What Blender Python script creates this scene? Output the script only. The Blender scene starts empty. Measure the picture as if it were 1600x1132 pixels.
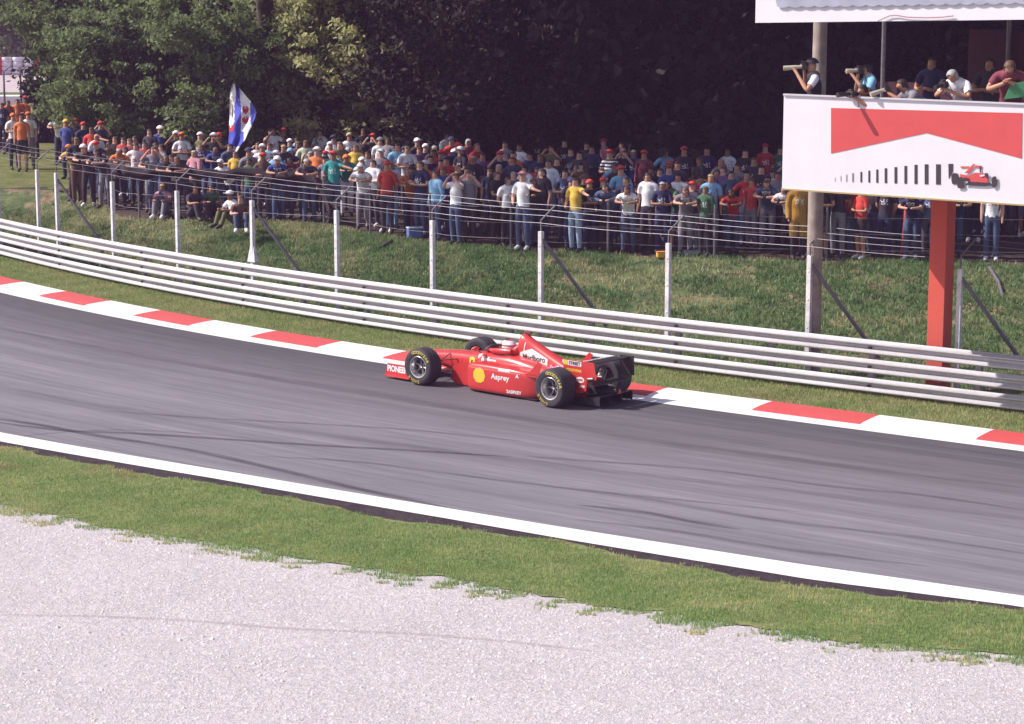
import bpy, bmesh, math, random
import numpy as np
from mathutils import Vector, Matrix
from mathutils.bvhtree import BVHTree
R = math.radians
rng = np.random.default_rng(7); random.seed(7)
SC = bpy.context.scene
COL = SC.collection
# ------------------------------------------------------------ camera, sky, sun, exposure
CH, CP, CF = 7.484, 0.1748, 3600.0          # camera height, pitch down, focal length (photo pixels)
cam = bpy.data.cameras.new('camera'); camo = bpy.data.objects.new('camera', cam); COL.objects.link(camo)
camo.location = (0, 0, CH); camo.rotation_euler = (math.pi/2 - CP, 0, 0)
cam.sensor_width = 36; cam.lens = 36*CF/1600; cam.clip_end = 3000; cam.clip_start = 0.5
SC.camera = camo
TOSUN = Vector((-1.02, .04, 1.0)).normalized()
w = bpy.data.worlds.new('World'); SC.world = w; w.use_nodes = True
nt = w.node_tree; bg = nt.nodes['Background']
sky = nt.nodes.new('ShaderNodeTexSky'); sky.sky_type = 'NISHITA'; sky.sun_disc = False
sky.sun_elevation = math.asin(TOSUN.z); sky.sun_rotation = math.atan2(TOSUN.x, TOSUN.y)
sky.air_density = 1.2; sky.dust_density = 2.0
nt.links.new(sky.outputs[0], bg.inputs[0]); bg.inputs[1].default_value = 0.105
sl = bpy.data.lights.new('sun', 'SUN'); sl.energy = 5.0; sl.angle = R(.55); sl.color = (1, .93, .86)
so = bpy.data.objects.new('sun', sl); COL.objects.link(so); so.location = TOSUN*80
so.rotation_euler = TOSUN.to_track_quat('Z', 'Y').to_euler()
SC.view_settings.view_transform = 'Standard'; SC.view_settings.look = 'None'
SC.view_settings.exposure = 0.36; SC.view_settings.gamma = 1
SC.render.engine = 'CYCLES'
SC.render.resolution_x = 1024; SC.render.resolution_y = 724

def at(px, py, z=0.0):
    """ground-plan point (at height z) seen at a photo pixel: used to read positions off the photograph"""
    x = (px-800)/CF; y = -(py-566)/CF
    d = Vector((x, math.cos(CP)+y*math.sin(CP), -math.sin(CP)+y*math.cos(CP)))
    t = (z-CH)/d.z
    return Vector((d.x*t, d.y*t, z))
def pix(P):
    Z = P[2]-CH; d = P[1]*math.cos(CP)-Z*math.sin(CP); u = P[1]*math.sin(CP)+Z*math.cos(CP)
    return 800+CF*P[0]/d, 566-CF*u/d

# ------------------------------------------------------------ object helpers
def tag(o, label=None, cat=None, group=None, kind=None):
    if label: o['label'] = label
    if cat: o['category'] = cat
    if group: o['group'] = group
    if kind: o['kind'] = kind
    return o
def thing(name, label, cat, loc=(0, 0, 0), rz=0, group=None):
    o = bpy.data.objects.new(name, None); COL.objects.link(o); o.empty_display_size = .2
    o.location = loc; o.rotation_euler = (0, 0, rz)
    return tag(o, label, cat, group)
def link(name, me, mats=None, parent=None):
    o = bpy.data.objects.new(name, me); COL.objects.link(o)
    if mats is not None:
        if not isinstance(mats, (list, tuple)): mats = [mats]
        for m in mats: me.materials.append(m)
    if parent: o.parent = parent
    return o
class MB:
    def __init__(s): s.v = []; s.f = []; s.m = []; s.sm = True
    def add(s, vs, fs, mi=0):
        b = len(s.v); s.v += [tuple(v) for v in vs]
        s.f += [tuple(i+b for i in f) for f in fs]; s.m += [mi]*len(fs)
        return s
    def box(s, c, d, rot=None, mi=0, taper=1.0):
        x, y, z = d[0]/2, d[1]/2, d[2]/2; vs = []
        for k, zz in enumerate((-z, z)):
            t = taper if k else 1
            for a, b in ((-x, -y), (x, -y), (x, y), (-x, y)): vs.append(Vector((a*t, b*t, zz)))
        if rot is not None: vs = [rot @ v for v in vs]
        c = Vector(c)
        return s.add([v+c for v in vs], [(3, 2, 1, 0), (4, 5, 6, 7), (0, 1, 5, 4), (1, 2, 6, 5), (2, 3, 7, 6), (3, 0, 4, 7)], mi)
    def tube(s, pts, r, n=8, mi=0, cap=True, flat=None):
        pts = [Vector(p) for p in pts]; rs = r if isinstance(r, (list, tuple)) else [r]*len(pts)
        up = None; vs = []
        for i, p in enumerate(pts):
            t = (pts[min(i+1, len(pts)-1)]-pts[max(i-1, 0)]).normalized()
            if up is None: up = Vector((0, 0, 1)) if abs(t.z) < .9 else Vector((1, 0, 0))
            a = t.cross(up); a.normalize(); b = a.cross(t); up = b
            for k in range(n):
                th = 2*math.pi*k/n
                vs.append(p+a*math.cos(th)*rs[i]+b*math.sin(th)*rs[i]*(flat or 1))
        fs = [(i*n+k, i*n+(k+1) % n, (i+1)*n+(k+1) % n, (i+1)*n+k) for i in range(len(pts)-1) for k in range(n)]
        if cap: fs += [tuple(range(n))[::-1], tuple(range((len(pts)-1)*n, len(pts)*n))]
        return s.add(vs, fs, mi)
    def lathe(s, prof, axis='y', n=40, c=(0, 0, 0), mi=0, close=False):
        vs = []; c = Vector(c)
        for (r, h) in prof:
            for k in range(n):
                t = 2*math.pi*k/n; a, b = r*math.cos(t), r*math.sin(t)
                p = {'y': (a, h, b), 'z': (a, b, h), 'x': (h, a, b)}[axis]
                vs.append(c+Vector(p))
        m = len(prof); fs = []
        for i in range(m if close else m-1):
            j = (i+1) % m
            for k in range(n): fs.append((i*n+k, i*n+(k+1) % n, j*n+(k+1) % n, j*n+k))
        return s.add(vs, fs, mi)
    def loft(s, secs, n=28, sub=4, mi=0, cap=True):
        S = np.array(secs, float)     # x, cy, hw, zb, zt, exponent
        t = np.arange(len(S)); tt = np.linspace(0, len(S)-1, (len(S)-1)*sub+1)
        P = []
        for u in tt:
            i = min(int(u), len(S)-2); f = u-i
            p0, p1, p2, p3 = S[max(i-1, 0)], S[i], S[i+1], S[min(i+2, len(S)-1)]
            P.append(.5*((2*p1)+(p2-p0)*f+(2*p0-5*p1+4*p2-p3)*f*f+(3*p1-p0-3*p2+p3)*f**3))
        vs = []
        for x, cy, hw, zb, zt, e in P:
            e = max(e, 1.6)
            for k in range(n):
                a = 2*math.pi*(k+.5)/n; ca, sa = math.cos(a), math.sin(a)
                vs.append((x, cy+hw*math.copysign(abs(ca)**(2/e), ca), (zb+zt)/2+(zt-zb)/2*math.copysign(abs(sa)**(2/e), sa)))
        m = len(P)
        fs = [(i*n+k, i*n+(k+1) % n, (i+1)*n+(k+1) % n, (i+1)*n+k) for i in range(m-1) for k in range(n)]
        if cap: fs += [tuple(range(n))[::-1], tuple(range((m-1)*n, m*n))]
        return s.add(vs, fs, mi)
    def prism(s, poly, o, ax, ay, th, mi=0):
        """polygon (2-D) in the plane o + a*ax + b*ay, extruded by vector th"""
        o, ax, ay, th = Vector(o), Vector(ax), Vector(ay), Vector(th); n = len(poly)
        a = [o+ax*p[0]+ay*p[1] for p in poly]; vs = a+[p+th for p in a]
        fs = [tuple(range(n)), tuple(range(n, 2*n))[::-1]]+[(i, i+n, (i+1) % n+n, (i+1) % n) for i in range(n)]
        return s.add(vs, fs, mi)
    def ball(s, c, r, n=12, m=8, mi=0, zmin=-1):
        vs = []; r = r if isinstance(r, (tuple, list)) else (r, r, r)
        for i in range(m+1):
            ph = math.acos(max(-1, zmin)) * (i/m) if zmin > -1 else math.pi*i/m
            for k in range(n):
                t = 2*math.pi*k/n
                vs.append((c[0]+r[0]*math.sin(ph)*math.cos(t), c[1]+r[1]*math.sin(ph)*math.sin(t), c[2]+r[2]*math.cos(ph)))
        fs = [(i*n+k, (i+1)*n+k, (i+1)*n+(k+1) % n, i*n+(k+1) % n) for i in range(m) for k in range(n)]
        return s.add(vs, fs, mi)
    def mesh(s, name='m', smooth=40):
        me = bpy.data.meshes.new(name); me.from_pydata(s.v, [], s.f); me.update()
        me.polygons.foreach_set('material_index', s.m)
        bm = bmesh.new(); bm.from_mesh(me)
        bmesh.ops.recalc_face_normals(bm, faces=bm.faces)
        if smooth:
            for f in bm.faces: f.smooth = True
            for e in bm.edges:
                if len(e.link_faces) == 2 and e.calc_face_angle(0) > R(smooth): e.smooth = False
        bm.to_mesh(me); bm.free()
        return me
    def build(s, name, mats, parent=None, smooth=40, bevel=0):
        me = s.mesh(name, smooth); o = link(name, me, mats, parent)
        if bevel:
            b = o.modifiers.new('bevel', 'BEVEL'); b.width = bevel; b.segments = 2; b.limit_method = 'ANGLE'; b.angle_limit = R(35)
        return o
def fast_mesh(name, V, F, k, uv=None, col=None):
    """numpy verts + equal-size faces"""
    me = bpy.data.meshes.new(name); V = np.asarray(V, np.float32); F = np.asarray(F, np.int32)
    me.vertices.add(len(V)); me.vertices.foreach_set('co', V.ravel())
    me.loops.add(F.size); me.loops.foreach_set('vertex_index', F.ravel())
    me.polygons.add(len(F)); me.polygons.foreach_set('loop_start', np.arange(0, F.size, k, dtype=np.int32))
    if uv is not None:
        l = me.uv_layers.new(name='uv'); l.data.foreach_set('uv', np.asarray(uv, np.float32)[F.ravel()].ravel())
    if col is not None:
        a = me.color_attributes.new('tint', 'FLOAT_COLOR', 'POINT'); c = np.ones((len(V), 4), np.float32); c[:, :col.shape[1]] = col
        a.data.foreach_set('color', c.ravel())
    me.update(calc_edges=True); me.validate()
    return me

# ------------------------------------------------------------ materials
MATS = {}
def mat(name, color, rough=.6, metal=0, noise=0, scale=8, bump=0, coat=0, spec=.5, sub=None, detail=4):
    if name in MATS: return MATS[name]
    m = bpy.data.materials.new(name); m.use_nodes = True; t = m.node_tree; p = t.nodes['Principled BSDF']
    p.inputs['Base Color'].default_value = (*color, 1); p.inputs['Roughness'].default_value = rough
    p.inputs['Metallic'].default_value = metal; p.inputs['Coat Weight'].default_value = coat
    p.inputs['Specular IOR Level'].default_value = spec
    tc = t.nodes.new('ShaderNodeTexCoord')
    nz = t.nodes.new('ShaderNodeTexNoise'); nz.inputs['Scale'].default_value = scale; nz.inputs['Detail'].default_value = detail
    t.links.new(tc.outputs['Object'], nz.inputs['Vector'])
    r = t.nodes.new('ShaderNodeMapRange'); r.inputs[1].default_value = .3; r.inputs[2].default_value = .7
    r.inputs[3].default_value = 1-noise; r.inputs[4].default_value = 1+noise*.6
    t.links.new(nz.outputs['Fac'], r.inputs[0])
    mx = t.nodes.new('ShaderNodeMix'); mx.data_type = 'RGBA'; mx.blend_type = 'MULTIPLY'; mx.inputs[0].default_value = 1
    mx.inputs[6].default_value = (*color, 1); t.links.new(r.outputs[0], mx.inputs[7]); t.links.new(mx.outputs[2], p.inputs['Base Color'])
    if bump:
        b = t.nodes.new('ShaderNodeBump'); b.inputs['Strength'].default_value = bump; b.inputs['Distance'].default_value = .02
        t.links.new(nz.outputs['Fac'], b.inputs['Height']); t.links.new(b.outputs[0], p.inputs['Normal'])
    MATS[name] = m
    return m
class NG:
    """tiny node-graph writer"""
    def __init__(s, name):
        s.m = bpy.data.materials.new(name); s.m.use_nodes = True; s.t = s.m.node_tree; s.p = s.t.nodes['Principled BSDF']
        s.tc = s.t.nodes.new('ShaderNodeTexCoord'); s.obj = s.tc.outputs['Object']; s.uv = s.tc.outputs['UV']
    def L(s, a, b):
        s.t.links.new(a, b)
    def _in(s, n, i, v):
        if hasattr(v, 'is_output') or isinstance(v, bpy.types.NodeSocket): s.L(v, n.inputs[i])
        else: n.inputs[i].default_value = v
    def map(s, v, sc=(1, 1, 1), loc=(0, 0, 0), rot=(0, 0, 0)):
        n = s.t.nodes.new('ShaderNodeMapping'); s.L(v, n.inputs[0]); n.inputs[1].default_value = loc; n.inputs[2].default_value = rot; n.inputs[3].default_value = sc
        return n.outputs[0]
    def noise(s, v, sc, det=4, rough=.55, dist=0):
        n = s.t.nodes.new('ShaderNodeTexNoise'); s.L(v, n.inputs['Vector']); n.inputs['Scale'].default_value = sc
        n.inputs['Detail'].default_value = det; n.inputs['Roughness'].default_value = rough; n.inputs['Distortion'].default_value = dist
        return n.outputs['Fac']
    def vor(s, v, sc, out='Distance', feat='F1'):
        n = s.t.nodes.new('ShaderNodeTexVoronoi'); n.feature = feat; s.L(v, n.inputs['Vector']); n.inputs['Scale'].default_value = sc
        return n.outputs[out]
    def ramp(s, f, a, b, lo=0, hi=1):
        n = s.t.nodes.new('ShaderNodeMapRange'); s.L(f, n.inputs[0])
        for i, v in enumerate((a, b, lo, hi)): n.inputs[i+1].default_value = v
        return n.outputs[0]
    def math(s, op, a, b=0.0, c=0.0):
        n = s.t.nodes.new('ShaderNodeMath'); n.operation = op; s._in(n, 0, a); s._in(n, 1, b); s._in(n, 2, c)
        return n.outputs[0]
    def mix(s, f, a, b, mode='MIX'):
        n = s.t.nodes.new('ShaderNodeMix'); n.data_type = 'RGBA'; n.blend_type = mode; s._in(n, 0, f)
        for i, c in ((6, a), (7, b)):
            if isinstance(c, tuple): n.inputs[i].default_value = (*c, 1)
            else: s.L(c, n.inputs[i])
        return n.outputs[2]
    def gray(s, v):
        n = s.t.nodes.new('ShaderNodeCombineColor')
        for i in range(3): s.L(v, n.inputs[i])
        return n.outputs[0]
    def sep(s, v):
        n = s.t.nodes.new('ShaderNodeSeparateXYZ'); s.L(v, n.inputs[0]); return n.outputs
    def bump(s, h, st=.5, dist=.01, nrm=None):
        n = s.t.nodes.new('ShaderNodeBump'); s.L(h, n.inputs['Height']); n.inputs['Strength'].default_value = st; n.inputs['Distance'].default_value = dist
        if nrm: s.L(nrm, n.inputs['Normal'])
        s.L(n.outputs[0], s.p.inputs['Normal']); return n.outputs[0]
    def attr(s, nm='tint'):
        n = s.t.nodes.new('ShaderNodeAttribute'); n.attribute_name = nm; return n.outputs['Color']
    def out(s, col, rough=.8, spec=.3):
        if isinstance(col, tuple): s.p.inputs['Base Color'].default_value = (*col, 1)
        else: s.L(col, s.p.inputs['Base Color'])
        if isinstance(rough, (int, float)): s.p.inputs['Roughness'].default_value = rough
        else: s.L(rough, s.p.inputs['Roughness'])
        s.p.inputs['Specular IOR Level'].default_value = spec
        return s.m

def m_asphalt():
    g = NG('asphalt'); st = g.map(g.uv, (.035, 1.0, 1))
    streak = g.noise(st, 2.2, 5, .6); st2 = g.noise(g.map(g.uv, (.02, 1, 1), (3, 7, 0)), 9, 4, .7)
    big = g.noise(g.obj, .25, 3); fine = g.noise(g.obj, 60, 5, .8); gr = g.vor(g.obj, 90)
    v = g.sep(g.uv)[1]
    line = g.ramp(v, -4.8, -.8, 1.0, .50)              # rubbered-in racing line beside the kerb
    line = g.math('MULTIPLY', line, g.ramp(streak, .3, .7, .80, 1.14))
    line = g.math('MULTIPLY', line, g.ramp(st2, .33, .66, .80, 1.10))
    line = g.math('MULTIPLY', line, g.ramp(big, .3, .7, .94, 1.05))
    line = g.math('MULTIPLY', line, g.ramp(fine, .25, .75, .62, 1.38)); line = g.math('MULTIPLY', line, g.ramp(g.noise(g.map(g.uv, (.25, 2.5, 1)), 6, 4, .7), .3, .7, .88, 1.10))
    c = g.mix(1, (.208, .193, .222), g.gray(line), 'MULTIPLY')
    g.bump(fine, .35, .004)
    return g.out(c, .85, .25)
def m_gravel():
    g = NG('gravel'); a = g.vor(g.obj, 42); b = g.vor(g.obj, 42, 'Color'); n = g.noise(g.obj, 11, 5, .75, .6); big = g.noise(g.obj, .7, 4, .6); mid = g.noise(g.map(g.obj, (1, 1, 1), (5, 3, 0)), 4.5, 4, .7)
    sp = g.sep(b)[0]; w = g.noise(g.obj, 28, 3, .8)
    f = g.math('MULTIPLY', g.ramp(sp, 0, 1, .90, 1.05), g.ramp(a, .1, .75, 1.02, .86))
    f = g.math('MULTIPLY', f, g.ramp(big, .3, .7, .93, 1.03)); f = g.math('MULTIPLY', f, g.ramp(n, .32, .68, .86, 1.08)); f = g.math('MULTIPLY', f, g.ramp(mid, .3, .7, .92, 1.05)); f = g.math('MULTIPLY', f, g.ramp(w, .3, .7, .88, 1.07))
    c = g.mix(g.ramp(g.noise(g.obj, 20, 2), .4, .65), (.66, .62, .635), (.72, .635, .645)); c = g.mix(1, c, g.gray(f), 'MULTIPLY')
    h = g.math('ADD', g.math('MULTIPLY', n, 1.6), g.math('MULTIPLY', w, .8)); g.bump(h, .85, .03)
    return g.out(c, .95, .15)
def m_soilgrass(name, gA=(.13, .17, .06), gB=(.22, .23, .10), dirt=(.20, .12, .075), dl=.56, sc=1.0):
    g = NG(name); a = g.noise(g.obj, 1.1*sc, 5, .65, .4); b = g.noise(g.obj, 9, 4, .7); d = g.noise(g.map(g.obj, (1, 1, 1), (9, 4, 2)), .55*sc, 5, .7)
    c = g.mix(g.ramp(a, .35, .62), gA, gB); c = g.mix(g.ramp(d, dl, dl+.12), c, dirt)
    c = g.mix(1, c, g.gray(g.ramp(b, .3, .7, .7, 1.25)), 'MULTIPLY'); g.bump(b, .8, .05)
    return g.out(c, .95, .1)
def m_tint(name, rough=.7, trans=0, mul=(1, 1, 1), spec=.3):
    g = NG(name); c = g.mix(1, g.attr(), tuple(mul), 'MULTIPLY'); g.out(c, rough, spec)
    if trans:
        tr = g.t.nodes.new('ShaderNodeBsdfTranslucent'); g.L(c, tr.inputs[0]); ms = g.t.nodes.new('ShaderNodeMixShader'); ms.inputs[0].default_value = trans
        o = g.t.nodes['Material Output']; g.L(g.p.outputs[0], ms.inputs[1]); g.L(tr.outputs[0], ms.inputs[2]); g.L(ms.outputs[0], o.inputs[0])
    return g.m
def m_paint(name, col, wear=.5, rough=.6, dirt=(.25, .2, .2)):
    g = NG(name); n = g.noise(g.obj, 1.5, 6, .75); f = g.noise(g.obj, 30, 4, .7)
    k = g.math('MULTIPLY', g.ramp(n, .48, .75), g.ramp(f, .4, .65)); c = g.mix(g.math('MULTIPLY', k, wear), col, dirt)
    c = g.mix(1, c, g.gray(g.ramp(f, .3, .7, .93, 1.04)), 'MULTIPLY'); g.bump(f, .15, .003)
    return g.out(c, rough, .35)
def m_galv():
    g = NG('galvanised_steel'); st = g.noise(g.map(g.obj, (.3, .3, 6)), 3, 5, .6); sp = g.vor(g.obj, 28, 'Color'); n = g.noise(g.obj, .7, 4)
    f = g.math('MULTIPLY', g.ramp(st, .3, .7, .86, 1.06), g.ramp(g.sep(sp)[0], 0, 1, .93, 1.04)); f = g.math('MULTIPLY', f, g.ramp(n, .3, .7, .9, 1.05))
    c = g.mix(1, (.56, .54, .575), g.gray(f), 'MULTIPLY'); g.out(c, .5, .5); g.p.inputs['Metallic'].default_value = .4
    return g.m

ASPH = m_asphalt(); GRAV = m_gravel(); GALV = m_galv()
WHITE = m_paint('white_road_paint', (.86, .82, .84), .5); RED = m_paint('red_road_paint', (.60, .085, .085), .35)
SOIL = m_soilgrass('verge_turf'); BANK = m_soilgrass('bank_turf', (.055, .10, .04), (.15, .17, .08), (.30, .20, .14), .53)
DIRT = m_soilgrass('trodden_earth', (.05, .04, .035), (.075, .055, .05), (.10, .07, .06), .5)
FARGROUND = m_soilgrass('rough_grass', (.06, .075, .03), (.10, .10, .045), (.12, .09, .06), .6, .4)
BLADE = m_tint('grass_blades', .6, .35)

# ------------------------------------------------------------ the track centre line (inner edge of the kerb), arc-length parametrised
def kerb_curve():
    c = [-4.82968970e-04, 1.02933426e-02, -7.90627372e-01, 4.07710186e+01]
    xs = np.linspace(-14, 10, 481); ys = np.polyval(c, xs); P = list(zip(xs, ys))
    def ext(p, ang, curv, n, sgn):
        out = []; x, y = p
        for i in range(n):
            ang += sgn*curv*.25; x += sgn*math.cos(ang)*.25; y += sgn*math.sin(ang)*.25; out.append((x, y))
        return out
    dl = math.atan(np.polyval(np.polyder(c), -14)); dr = math.atan(np.polyval(np.polyder(c), 10))
    Lft = ext(P[0], dl, .010, 200, -1)[::-1]; Rgt = ext(P[-1], dr, .004, 180, 1)
    return np.array(Lft+P+Rgt)
KC = kerb_curve()
_s = np.concatenate([[0], np.cumsum(np.hypot(*np.diff(KC, axis=0).T))])
S0 = np.interp(0, KC[:, 0], _s)                       # s = 0 where the kerb crosses x = 0
SS = np.arange(-56, 50.01, .5); KX = np.interp(SS+S0, _s, KC[:, 0]); KY = np.interp(SS+S0, _s, KC[:, 1])
TX = np.gradient(KX, SS); TY = np.gradient(KY, SS); TL = np.hypot(TX, TY); TX /= TL; TY /= TL
NX, NY = -TY, TX                                      # towards the crowd
def sd(s, d):
    """world xy at arc length s, offset d (+ = crowd side)"""
    s = np.asarray(s, float)
    return (np.interp(s, SS, KX)+np.interp(s, SS, NX)*d, np.interp(s, SS, KY)+np.interp(s, SS, NY)*d)
def sdp(s, d, z=0.0):
    x, y = sd(s, d); return Vector((float(x), float(y), z))
def tang(s):
    return Vector((float(np.interp(s, SS, TX)), float(np.interp(s, SS, TY)), 0)).normalized()
def foot(p):
    d = np.hypot(KX-p[0], KY-p[1]); i = int(d.argmin())
    return SS[i], (p[0]-KX[i])*NX[i]+(p[1]-KY[i])*NY[i]
def line_off(pts, z=0):
    """offset function d(s) through photo pixels"""
    q = sorted(foot(at(x, y, z)) for x, y in pts); a = np.array(q)
    return lambda s: np.interp(s, a[:, 0], a[:, 1])
def strip(name, d0, d1, z0, z1, mats, s0=-55, s1=49, ns=210, nd=4, kind='structure', zf=None, label=None, cat=None):
    s = np.linspace(s0, s1, ns+1); V = []; UV = []
    a = d0(s) if callable(d0) else np.full_like(s, d0); b = d1(s) if callable(d1) else np.full_like(s, d1)
    for j in range(nd+1):
        f = j/nd; d = a*(1-f)+b*f; x, y = sd(s, d); z = np.full_like(s, z0*(1-f)+z1*f)
        if zf is not None: z = zf(x, y, s, d, f)
        V.append(np.stack([x, y, z], 1)); UV.append(np.stack([s, d], 1))
    V = np.concatenate(V); UV = np.concatenate(UV); n = ns+1
    i, j = np.meshgrid(np.arange(ns), np.arange(nd)); i = i.ravel(); j = j.ravel()
    F = np.stack([j*n+i, j*n+i+1, (j+1)*n+i+1, (j+1)*n+i], 1)
    if (a > b).any(): F = F[:, ::-1]
    me = fast_mesh(name, V, F, 4, uv=UV); me.polygons.foreach_set('use_smooth', np.ones(len(F), bool))
    o = link(name, me, mats); return tag(o, label, cat, kind=kind)

LN0 = line_off([(0, 676), (350, 736), (700, 795), (900, 828), (1250, 882), (1600, 931)])
LN1 = line_off([(0, 690), (350, 751), (700, 811), (900, 846), (1250, 903), (1600, 949)])
GT = line_off([(0, 697), (100, 715), (200, 735), (400, 765), (640, 815), (900, 848), (1050, 880), (1250, 915), (1600, 953)])
GB = line_off([(0, 808), (200, 845), (300, 862), (500, 893), (700, 925), (900, 957), (1100, 990), (1300, 1017), (1600, 1045)])
TF = line_off([(-200, 290), (110, 298), (150, 322), (190, 340), (250, 342), (330, 345), (400, 348), (500, 354), (560, 366), (700, 385), (860, 395), (1000, 400), (1180, 406), (1400, 410), (1600, 412), (1800, 414)], 1.0)
RAILD = 2.33
def wob(s, a, f, ph=0): return a*(np.sin(s*f+ph)+.6*np.sin(s*f*2.3+1+ph)+.4*np.sin(s*f*5.1+2+ph))
def bank_z(s, d):
    f = np.clip((d-RAILD-.1)/(TF(s)-RAILD-.1), 0, 1.0)
    lump = (np.sin(s*5.3+2*np.sin(d*3.1))*np.sin(d*6.1+1.5*np.sin(s*2.3))+.7*np.sin(s*11.7+d*5+1)*np.sin(d*13.3-s*3)+.5*np.sin(s*2.1-d*1.7))
    z = f**.85 + (.04*np.sin(s*1.7+d)*np.sin(d*1.3)+.045*lump)*np.minimum(1, f*4)*np.clip((1-f)*8, 0, 1)
    return z
# ground sheet out to the horizon, then the sheets on top of it
me = fast_mesh('ground', [(-400, -60, -.05), (400, -60, -.05), (400, 1200, -.05), (-400, 1200, -.05)], [(0, 1, 2, 3)], 4)
tag(link('ground', me, FARGROUND), kind='structure')
strip('asphalt_track', lambda s: GT(s)-.35, .02, 0, 0, ASPH, nd=6)
SHOULDER = m_soilgrass('dark_asphalt_edge', (.045, .034, .04), (.065, .05, .058), (.09, .07, .07), .6, 2)
strip('asphalt_shoulder', lambda s: GT(s)-.3, lambda s: LN1(s)+.02, .002, .002, SHOULDER, nd=1)
strip('white_line_inner', LN1, LN0, .004, .004, WHITE, nd=1)
strip('white_line_outer', -.40, -.003, .004, .004, WHITE, nd=1)
strip('gravel_trap', -46, lambda s: GB(s)+.9, -.006, -.006, GRAV, nd=30)
strip('verge_inner', lambda s: GB(s)+.46+wob(s, .05, 1.9)+wob(s, .03, 6.7, 3)+wob(s, .02, 15, 1), lambda s: GT(s)-.07+wob(s, .045, 3.3, 2), .006, .006, SOIL, nd=4, ns=900)
strip('verge_outer', .70, RAILD+.45, .012, .0, SOIL, nd=4)
strip('grass_bank', RAILD+.40, lambda s: TF(s)+.02, 0, 1, BANK, nd=64, ns=840, zf=lambda x, y, s, d, f: bank_z(s, d))
# kerb : a low raised profile, two metre blocks alternately white and red
def kerb():
    edges = [(60, 463.5), (131, 477), (208, 494.5), (294, 509.5), (390, 527), (494.5, 543.7), (596.4, 560.7), (721, 580), (859, 600), (1010, 619.6), (1174, 641), (1344, 663.6), (1524, 687.4)]
    es = [foot(at(*e))[0] for e in edges]
    es = [float(x) for x in np.interp(np.arange(13), np.arange(13), es)]
    # refine with projection
    out = []
    for (px, py), s0 in zip(edges, es):
        ss = np.linspace(s0-1.5, s0+1.5, 301); x, y = sd(ss, 0); u = [abs(pix((a, b, 0))[0]-px) for a, b in zip(x, y)]
        out.append(float(ss[int(np.argmin(u))]))
    L = (out[-1]-out[0])/12; es = list(out)
    while es[0] > -40: es.insert(0, es[0]-L)
    while es[-1] < 44: es.append(es[-1]+L)
    k0 = es.index(out[0])
    mb = MB(); prof = [(0, .001), (.08, .022), (.36, .040), (.60, .048), (.70, .046), (.70, -.02)]
    for i in range(len(es)-1):
        red = (i-k0) % 2 == 0
        n = 4
        for a in range(n):
            sa = es[i]+(es[i+1]-es[i])*a/n; sb = es[i]+(es[i+1]-es[i])*(a+1)/n
            vs = [sdp(sa, d, z) for d, z in prof]+[sdp(sb, d, z) for d, z in prof]; m = len(prof)
            mb.add(vs, [(j, m+j, m+j+1, j+1) for j in range(m-1)], 1 if red else 0)
    o = mb.build('kerb', [WHITE, RED], smooth=30); tag(o, kind='structure')
kerb()
# terrace the crowd stands on (z = 1), falling away behind
def terrace():
    s = np.linspace(-54, 48, 120); nd = 30; V = []; n = len(s)
    W = np.interp(s, [-24, -12], [20, 34])
    for j in range(nd+1):
        x, y = sd(s, TF(s)+W*(j/nd)**1.3); z = np.full(n, 1.0)+.02*np.sin(x*2)*np.cos(y*1.7)*(0 < j < nd)
        if j == nd: z[:] = -.3
        V.append(np.stack([x, y, z], 1))
    V = np.concatenate(V); i, j = np.meshgrid(np.arange(n-1), np.arange(nd)); i = i.ravel(); j = j.ravel()
    F = np.stack([j*n+i, j*n+i+1, (j+1)*n+i+1, (j+1)*n+i], 1)
    tag(link('terrace', fast_mesh('terrace', V, F, 4), DIRT), kind='structure')
terrace()
def px_sheet(name, rows, z, m, nx=24):
    """sheet whose rows are read off the photograph: rows = [(x0, x1, y), ...]"""
    V = []; 
    for x0, x1, y in rows:
        for k in range(nx+1): V.append(at(x0+(x1-x0)*k/nx, y, z))
    n = nx+1; F = [(j*n+i+1, j*n+i, (j+1)*n+i, (j+1)*n+i+1) for j in range(len(rows)-1) for i in range(nx)]
    o = link(name, fast_mesh(name, V, F, 4), m); return tag(o, kind='structure')
FIELD = m_soilgrass('mown_grass', (.10, .13, .04), (.19, .19, .075), (.19, .13, .07), .6, .7)
strip('grass_field', lambda s: TF(s)+.0, lambda s: TF(s)+19.5, 1.0, 1.03, FIELD, s0=-55, s1=foot(at(104, 296, 1.0))[0], ns=80, nd=8, zf=lambda x, y, s, d, f: np.full_like(s, 1.0+.035*min(1, f*6)))
# the other leg of the circuit, seen far off on the left
def quad(name, pts, z, m): return tag(link(name, fast_mesh(name, [(x, y, z) for x, y in pts], [(0, 1, 2, 3)], 4, uv=[(x, (y-115)/9) for x, y in pts]), m), kind='structure')
PALE = m_soilgrass('pale_runoff_gravel', (.50, .42, .43), (.56, .48, .48), (.40, .33, .32), .6, .5)
GREYROAD = m_soilgrass('far_asphalt', (.20, .175, .20), (.23, .20, .225), (.18, .16, .18), .6, .3)
quad('far_track', [(-90, 100), (30, 104), (30, 127.4), (-90, 123.4)], -.02, GREYROAD)
quad('far_runoff', [(-90, 124.5), (30, 128.5), (30, 168), (-90, 160)], -.016, PALE)
quad('far_track_line', [(-90, 122.6), (30, 126.6), (30, 128.0), (-90, 124.0)], -.010, WHITE)
quad('far_grass_strip', [(-90, 124.0), (30, 128.0), (30, 130.5), (-90, 126.5)], -.008, FIELD)
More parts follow.
